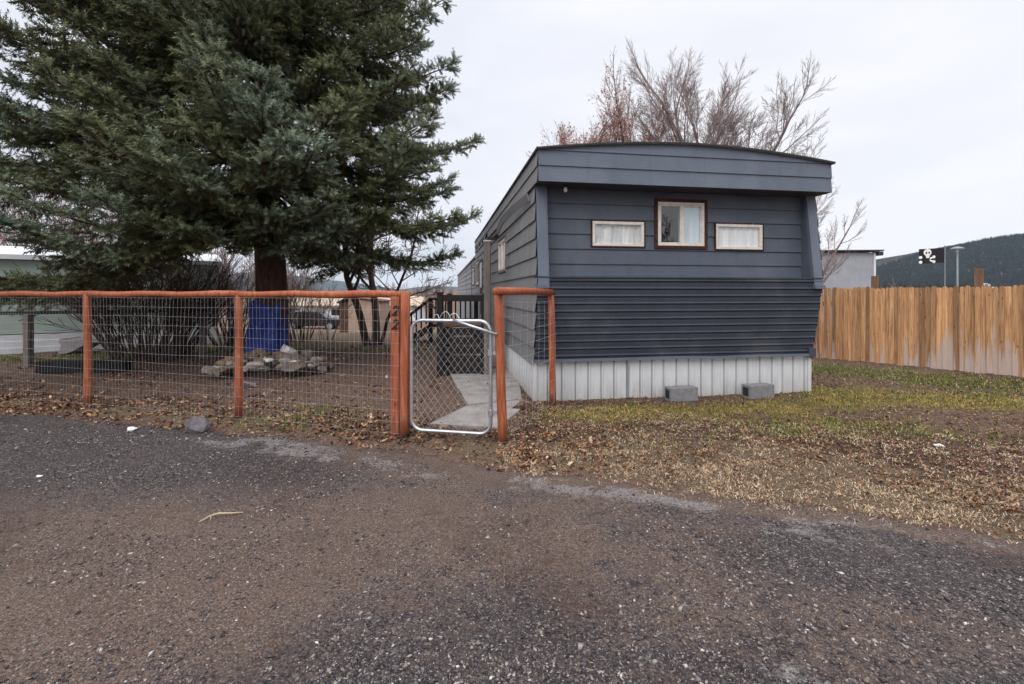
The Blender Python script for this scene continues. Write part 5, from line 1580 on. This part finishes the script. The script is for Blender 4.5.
# grey rail fence
rf = tag(empty("rail_fence", (-8.45, 7.95, 0)), "old grey single rail fence at the far left of the yard", "fence")
for (dx, dy) in ((0, 0), (2.3, 1.1), (-2.4, -1.1)):
    mb = MB(); mb.box(dx - 0.05, dx + 0.05, dy - 0.05, dy + 0.05, -0.05, 0.93); mb.build("post", M["grey_post"], rf, bevel=0.006)
mb = MB(); mb.bar((-3.2, -1.5, 0.95), (2.4, 1.15, 0.955), 0.09, 0.055); mb.build("rail", M["dark_wood"], rf)
# pale plastic sheet
mb = MB()
pr = [(0.0, 0.0), (0.16, 0.03), (0.34, 0.12), (0.48, 0.23), (0.62, 0.30), (0.80, 0.32), (0.98, 0.29)]
poly = pr + [(a, b + 0.02 + 0.10 * max(0, 1 - abs(a - 0.1) * 3)) for a, b in reversed(pr)]
poly = [(0, 0.02), (0.14, 0.01), (0.30, 0.07), (0.46, 0.17), (0.62, 0.235), (0.95, 0.27), (0.95, 0.34), (0.55, 0.32), (0.10, 0.30), (0.04, 0.34), (0.03, 0.26), (0.07, 0.20)]
mb.prism(poly, 0, 0.55, lambda a, b, d: (a, d, b))
sh = mb.build("plastic_sheet", M["lilac"], bevel=0.01)
sh.location = (-9.55, 9.55, gz(-9.5, 9.6) + 0.01); sh.rotation_euler = (0, 0, 0.15)
tag(sh, "pale grey bent plastic panel lying before the green trailer", "panel")

# pale green trailer on the left
A = Vector((-7.7, 11.9, 0)); dv = Vector((-0.81, -0.585, 0)).normalized()
tr = tag(empty("trailer_home", A, math.atan2(dv.y, dv.x)), "pale green trailer home with white skirting beyond the spruce", "trailer home")
TL = 14.0
mb = MB(); mb.box(0, TL, -3.4, 0, 0.42, 2.02); mb.build("wall", M["pale_green"], tr)
mb = MB()
for i in range(3): mb.add([(0, 0.012, 0.14 * i - .02), (TL, 0.012, 0.14 * i - .02), (TL, 0.03, 0.14 * i + .12), (0, 0.03, 0.14 * i + .12)], [(0, 1, 2, 3)])
for i in range(3): mb.add([(0, 0.03, 0.14 * i + .12), (TL, 0.03, 0.14 * i + .12), (TL, 0.012, 0.14 * i + .12), (0, 0.012, 0.14 * i + .12)], [(0, 1, 2, 3)])
mb.box(0, TL, -3.4, 0.01, -0.4, 0.40)
mb.build("skirting", M["white_panel"], tr)
mb = MB(); mb.prism([(0.15, 2.02), (0.15, 2.12), (-1.7, 2.42), (-3.55, 2.12), (-3.55, 2.02)], -0.1, TL + .1, lambda a, b, d: (d, a, b)); mb.build("roof", M["white_panel"], tr)
for wx in (11.2,):
    mb = MB(); mb.box(wx, wx + 0.9, -0.02, 0.025, 1.05, 1.75); wi = mb.build("window", M["vinyl"], tr)
    mb = MB(); mb.box(wx + 0.05, wx + 0.85, 0.0, 0.03, 1.1, 1.7); mb.build("pane", M["car_glass"], wi)

# ------------------------------------------------------------------ far left: car, shed, long building
def suv(x, y, rz):
    z = gz(x, y)
    root = tag(empty("parked_car", (x, y, z), rz), "dark parked car beyond the yard beside the tan shed", "car")
    prof = [(-2.2, 0.35), (2.15, 0.35), (2.25, 0.62), (2.15, 0.90), (1.15, 1.02), (0.55, 1.50), (-1.35, 1.55), (-2.05, 1.10), (-2.28, 0.95), (-2.3, 0.5)]
    mb = MB(); mb.prism(prof, -0.88, 0.88, lambda a, b, d: (a, d, b)); mb.build("body", M["car_paint"], root, bevel=0.09, segs=3)
    gl = [(1.0, 1.03), (0.5, 1.43), (-1.25, 1.47), (-1.85, 1.08)]
    mb = MB(); mb.prism(gl, -0.89, 0.89, lambda a, b, d: (a, d, b)); mb.build("side_glass", M["car_glass"], root)
    for wx in (-1.35, 1.4):
        for wy in (-0.82, 0.82):
            mb = MB(); mb.tube([(wx, wy - 0.11, 0.34), (wx, wy + 0.11, 0.34)], 0.34, 20); w = mb.build("wheel", M["rubber"], root)
            s = -1 if wy < 0 else 1
            mb = MB(); mb.tube([(wx, wy + s * 0.10, 0.34), (wx, wy + s * 0.118, 0.34)], 0.22, 16); mb.build("rim", M["lamp_metal"], w)
    for wy in (-0.62, 0.62):
        mb = MB(); mb.box(2.18, 2.27, wy - 0.16, wy + 0.16, 0.66, 0.80); mb.build("headlight", M["white_panel"], root)
suv(-15.9, 36.5, 0.15)
zs_ = gz(-8.3, 25.5)
shed = tag(empty("garden_shed", (-9.0, 25.0, zs_), 0.0), "small tan shed with a dark brown side beyond the yard", "shed")
mb = MB(); mb.prism([(0, 0), (1.75, 0), (1.75, 1.72), (0, 1.98)], 0, 2.0, lambda a, b, d: (a, d, b)); mb.build("wall", M["tan_wall"], shed)
mb = MB(); mb.box(-0.5, -0.01, 0.05, 2.0, -0.1, 1.72); mb.build("lean_to", M["brown_wood"], shed)
mb = MB(); mb.prism([(-0.62, 1.72), (0.02, 2.06), (1.85, 1.80), (1.85, 1.74), (0.02, 1.99), (-0.62, 1.66)], -0.1, 2.1, lambda a, b, d: (a, d, b)); mb.build("roof", M["brown_wood"], shed)
zl = gz(-17, 48)
lb = tag(empty("long_building", (-25.5, 48, zl)), "long low building with beige roof and pale walls far behind", "building")
mb = MB(); mb.box(0, 15.5, 0, 5, -0.2, 1.62); mb.build("wall", M["white_panel"], lb)
mb = MB(); mb.prism([(-0.5, 1.66), (2.5, 2.62), (5.5, 1.66), (5.5, 1.58), (-0.5, 1.58)], -0.4, 15.9, lambda a, b, d: (d, a, b)); mb.build("roof", M["beige_roof"], lb)
for wx in (2.0, 6.5, 11.0):
    mb = MB(); mb.box(wx, wx + 1.2, -0.03, 0.05, 0.6, 1.35); mb.build("window", M["car_glass"], lb)

# ------------------------------------------------------------------ right background
zg = gz(16, 22)
gr = tag(empty("metal_shed", (9.2, 22.0, zg), 0.0), "light grey metal shed behind the picket fence", "shed")
mb = MB()
for i in range(28):
    a = i * 8.3 / 28
    w_ = 8.3 / 28
    for (p, q, o1, o2) in ((0, .8, 0, 0), (.8, .87, 0, .008), (.87, .93, .008, .008), (.93, 1, .008, 0)):
        mb.add([(a + p * w_, -o1, 0), (a + q * w_, -o2, 0), (a + q * w_, -o2, 3.86), (a + p * w_, -o1, 3.86)], [(0, 1, 2, 3)])
mb.box(0, 8.3, 0.02, 5.0, 0, 3.86)
mb.build("wall", M["grey_steel"], gr)
mb = MB(); mb.box(8.27, 8.36, -0.045, 0.09, 0, 3.84); mb.build("corner_trim", M["white_panel"], gr)
mb = MB(); mb.prism([(-0.25, 3.87), (8.62, 3.93), (8.62, 3.99), (-0.25, 3.93)], -0.22, 5.2, lambda a, b, d: (a, d, b)); mb.build("roof", M["roof_edge"], gr)
mb = MB(); mb.box(8.38, 8.6, -0.2, 0.25, 3.72, 3.9); mb.build("eave_return", M["roof_edge"], gr)

def hill_z(px, Yr): return 1.3 + 0
ridgepx = np.array([700, 800, 860, 884, 905, 940, 970, 1000, 1024, 1080, 1180, 1400, 1800.0])
ridgepy = np.array([292, 284, 274, 268, 262, 250.5, 245.5, 238.5, 235.5, 231, 228, 226, 240.0])
YR = 1500.0
def hill_h(X, Y):
    """height of the wooded hill: rises from Y=520 to the ridge at YR."""
    px = 512 + 455 * X / YR
    rz = 1.3 + (293 - np.interp(px, ridgepx, ridgepy)) * YR / 455
    t = np.clip((Y - 520) / (YR - 520), 0, 1)
    prof = t ** 1.15
    n = fbm(X / 130.0, Y / 130.0, 71, 4) - 0.5
    back = 1 - 0.25 * np.clip((Y - YR) / 500, 0, 2) ** 2
    return 2.0 + (rz - 2.0) * prof * np.where(Y > YR, back, 1) + n * 26 * np.sin(PI * t) ** 1
hx = np.linspace(400, 4300, 150); hy = np.linspace(480, 2300, 90)
HX, HY = np.meshgrid(hx, hy, indexing="ij")
HZ = hill_h(HX, HY); HZ = np.where(HY < 520, -8, HZ)
k = NT("hillside", 0.95, 0.1)
nn_ = k.noise(0.012, 6, 0.65)
k.color(k.ramp(nn_, [(0.40, (0.018, 0.021, 0.021)), (0.55, (0.045, 0.042, 0.036)), (0.68, (0.17, 0.125, 0.10))]))
def hill_clear(X, Y):
    return np.clip(gauss(X, Y, 880, 850, 95, 70) + 0.8 * gauss(X, Y, 790, 700, 60, 45) + 0.5 * gauss(X, Y, 1000, 1100, 60, 40), 0, 1)
c_ = hill_clear(HX, HY)
k.color(k.mix(k.ramp(k.math("ADD", k.sep(k.attr("tint").outputs["Vector"])[0], k.math("MULTIPLY", k.math("SUBTRACT", nn_, 0.5), 1.4)), [(0.4, 0.0), (0.7, 0.9)]), k.b.inputs["Base Color"].links[0].from_socket, (0.24, 0.165, 0.125)))
hill = mesh_np("hill", np.stack([HX, HY, HZ], 2).reshape(-1, 3), grid_faces(len(hx), len(hy)), k.m, tint=np.stack([c_, c_, c_], 2).reshape(-1, 3), smooth=True)
tag(hill, "dark pine covered hill on the right horizon", kind="structure")
def forest():
    N = 30000
    Y = 560 + (YR + 60 - 560) * RNG.uniform(0, 1, N) ** 0.8
    px = RNG.uniform(830, 1240, N)
    X = (px - 512) / 455 * Y
    clear = fbm(X / 85.0, Y / 85.0, 301, 3)
    up_ = (Y - 560) / (YR - 560)
    k = clear < 0.47 + 0.45 * up_
    k &= RNG.uniform(0, 1, N) > 0.92 * hill_clear(X, Y)
    for hp, hY in ((899, 900), (985, 980), (1008, 760), (993, 700)):
        hX = (hp - 512) / 455 * hY
        k &= ~((np.abs(X - hX * Y / hY) < 13) & (Y > hY - 110) & (Y < hY + 12))
    X, Y = X[k], Y[k]; n = len(X)
    Z = hill_h(X, Y)
    Hh = RNG.uniform(5, 12, n); R = Hh * RNG.uniform(0.16, 0.26, n)
    ns = 5
    ring = np.stack([np.stack([np.cos(2 * PI * i / ns) * R, np.sin(2 * PI * i / ns) * R, -0.5 + 0 * R], 1) for i in range(ns)], 1)
    tip = np.stack([0 * R, 0 * R, Hh], 1)[:, None]
    V = np.concatenate([ring, tip], 1) + np.stack([X, Y, Z], 1)[:, None]
    b = (np.arange(n) * (ns + 1))[:, None]
    T = np.concatenate([b + np.array([i, (i + 1) % ns, ns]) for i in range(ns)], 0)
    t = palette(n, [(0.013, 0.017, 0.018), (0.018, 0.023, 0.023), (0.028, 0.031, 0.026)], [1, 1, .6])
    o = mesh_np("forest", V.reshape(-1, 3), T, M["forest"], tint=np.repeat(t, ns + 1, 0))
    tag(o, "dense dark conifers covering the hill", kind="stuff")
forest()
# small houses on the hill
def far_house(px, Y, w, label, wallm):
    X = (px - 512) / 455 * Y
    z = float(hill_h(np.array([X]), np.array([Y]))[0])
    r = tag(empty("hill_house", (X, Y, z)), label, "house", "houses on the wooded hill")
    mb = MB(); mb.box(-w / 2, w / 2, -4, 4, -4, 4.5); mb.build("wall", wallm, r)
    mb = MB(); mb.prism([(-w / 2 - .6, 4.4), (0, 7.5), (w / 2 + .6, 4.4)], -4.6, 4.6, lambda a, b, d: (a, d, b)); mb.build("roof", M["roofing"], r)
far_house(899, 900, 15, "white house low on the hill nearest the grey shed", M["flag_white"])
far_house(985, 980, 18, "wide pale house high on the hill right of the street lamp", M["flag_white"])
far_house(1008, 760, 11, "small pale house low on the hill above the fence end", M["white_panel"])
far_house(993, 700, 9, "small tan house low on the hill above the tall fence post", M["tan_wall"])

# street lamp, flagpole, flag
zb = gz(48, 50)
X_ = (957.5 - 512) / 455 * 50
lamp = tag(empty("street_lamp", (X_, 50, zb)), "tall street lamp with a flat saucer head beyond the fence", "street lamp")
zt = 1.3 + 41 * 50 / 455 - zb
mb = MB(); mb.tube([(0, 0, 0), (0, 0, zt * .5), (0, 0, zt)], [0.10, 0.09, 0.075], 10); mb.build("pole", M["lamp_metal"], lamp, smooth=True)
mb = MB(); mb.tube([(0, 0, zt), (0, 0, zt + 0.12), (0, 0, zt + 0.30)], [0.09, 0.13, 0.10], 12); mb.build("bulb_housing", M["white_panel"], lamp, smooth=True)
mb = MB(); mb.tube([(0, 0, zt + 0.30), (0, 0, zt + 0.42), (0, 0, zt + 0.52), (0, 0, zt + 0.60)], [0.60, 0.56, 0.34, 0.04], 20); mb.build("saucer_shade", M["lamp_metal"], lamp, smooth=True)
FY = 62.0
X_ = (945 - 512) / 455 * FY
zb = gz(X_, FY)
fp = tag(empty("flagpole", (X_, FY, zb)), "thin flagpole beyond the picket fence carrying a black flag", "flagpole")
zt = 1.3 + 47 * FY / 455 - zb
mb = MB(); mb.tube([(0, 0, 0), (0, 0, zt)], [0.06, 0.045], 8); mb.build("pole", M["lamp_metal"], fp)
mb = MB(); mb.tube([(0, 0, zt), (0, 0, zt + .06), (0, 0, zt + .12)], [0.03, 0.07, 0.02], 8); mb.build("finial", M["galv"], fp)
fl_ = empty("flag", (X_ - 0.08, FY, zb + zt - 0.25)); tag(fl_, "black flag with white skull and crossbones flying from the pole", "flag")
def wave(a): return 0.18 * math.sin(a * 1.5)
FWD, FH = 3.6, 2.0
nx, ny = 28, 8
vs = []
for sgn in (0, 1):
    for i in range(nx + 1):
        a = FWD * i / nx
        for j in range(ny + 1):
            vs.append((-a, wave(a) + 0.01 * sgn, -FH * j / ny - 0.22 * a * 0.25))
mb = MB(); st = (nx + 1) * (ny + 1)
fs = [(i * (ny + 1) + j, (i + 1) * (ny + 1) + j, (i + 1) * (ny + 1) + j + 1, i * (ny + 1) + j + 1) for i in range(nx) for j in range(ny)]
fs += [tuple(st + q for q in reversed(f)) for f in fs[:nx * ny]]
mb.add(vs, fs); mb.build("cloth", M["flag_black"], fl_)
mb = MB()
def fpnt(a, b, d):
    a = 2.35 + (a - 2.35) * 1.32; b = 1.0 + (b - 1.1) * 1.22
    return (-a, wave(a) - 0.03 + d * 0.02, -b - 0.055 * a)
sk_ = [(2.35 + 0.50 * math.cos(t), 0.70 + 0.42 * math.sin(t)) for t in np.linspace(0, 2 * PI, 20)[:-1]]
mb.prism(sk_, 0, 1, fpnt); mb.prism([(2.10, 1.0), (2.60, 1.0), (2.55, 1.32), (2.15, 1.32)], 0, 1, fpnt)
for (a0, b0, a1, b1) in ((1.55, 1.22, 3.15, 1.75), (1.55, 1.75, 3.15, 1.22)):
    dx, dy = a1 - a0, b1 - b0; l = math.hypot(dx, dy); nx_, ny_ = -dy / l * 0.09, dx / l * 0.09
    mb.prism([(a0 + nx_, b0 + ny_), (a1 + nx_, b1 + ny_), (a1 - nx_, b1 - ny_), (a0 - nx_, b0 - ny_)], 0.2, 1.2, fpnt)
    for (ca, cb) in ((a0, b0), (a1, b1)):
        mb.prism([(ca + 0.17 * math.cos(t), cb + 0.17 * math.sin(t)) for t in np.linspace(0, 2 * PI, 11)[:-1]], 0.3, 1.3, fpnt)
mb.build("skull_emblem", M["flag_white"], fl_)
mb = MB()
for ca in (2.17, 2.53): mb.prism([(ca + 0.11 * math.cos(t), 0.74 + 0.12 * math.sin(t)) for t in np.linspace(0, 2 * PI, 11)[:-1]], -0.6, 0.0, fpnt)
mb.build("eye_sockets", M["flag_black"], fl_)

# far mountain at left
mx = np.linspace(-2600, 400, 90); my = np.linspace(3600, 4800, 12)
MX, MY = np.meshgrid(mx, my, indexing="ij")
mpx = 512 + 455 * MX / 4200
rid = np.interp(mpx, [200, 260, 330, 370, 400, 430, 450, 480, 520], [276, 270, 279, 284, 289, 285.5, 286, 288, 291])
RZ_ = 1.3 + (293 - rid) * 4200 / 455
prof = 1 - np.abs((MY - 4200) / 600) ** 1.3
MZ = RZ_ * np.clip(prof, 0, 1) + 14 * (fbm(MX / 160, MY / 160, 402, 4) - .5) - 4
mt = mesh_np("mountain", np.stack([MX, MY, MZ], 2).reshape(-1, 3), grid_faces(len(mx), len(my)), simple("mountain_forest", (0.045, 0.060, 0.060), 0.95, 0.3, 0.01), smooth=True)
tag(mt, "far mountain ridge between the trees at left", kind="structure")

# ------------------------------------------------------------------ the air
hz = MB(); hz.box(-5000, 5200, -290, 6000, -30, 320)
hm = bpy.data.materials.new("air"); hm.use_nodes = True
ht = hm.node_tree; ht.nodes.clear()
ho = ht.nodes.new("ShaderNodeOutputMaterial"); hp = ht.nodes.new("ShaderNodeVolumePrincipled")
hp.inputs["Color"].default_value = (0.62, 0.78, 1.0, 1); hp.inputs["Density"].default_value = 0.000045; hp.inputs["Anisotropy"].default_value = 0.2
ht.links.new(hp.outputs[0], ho.inputs["Volume"])
tag(hz.build("haze", hm), "thin blue haze over the distant hills", kind="stuff")
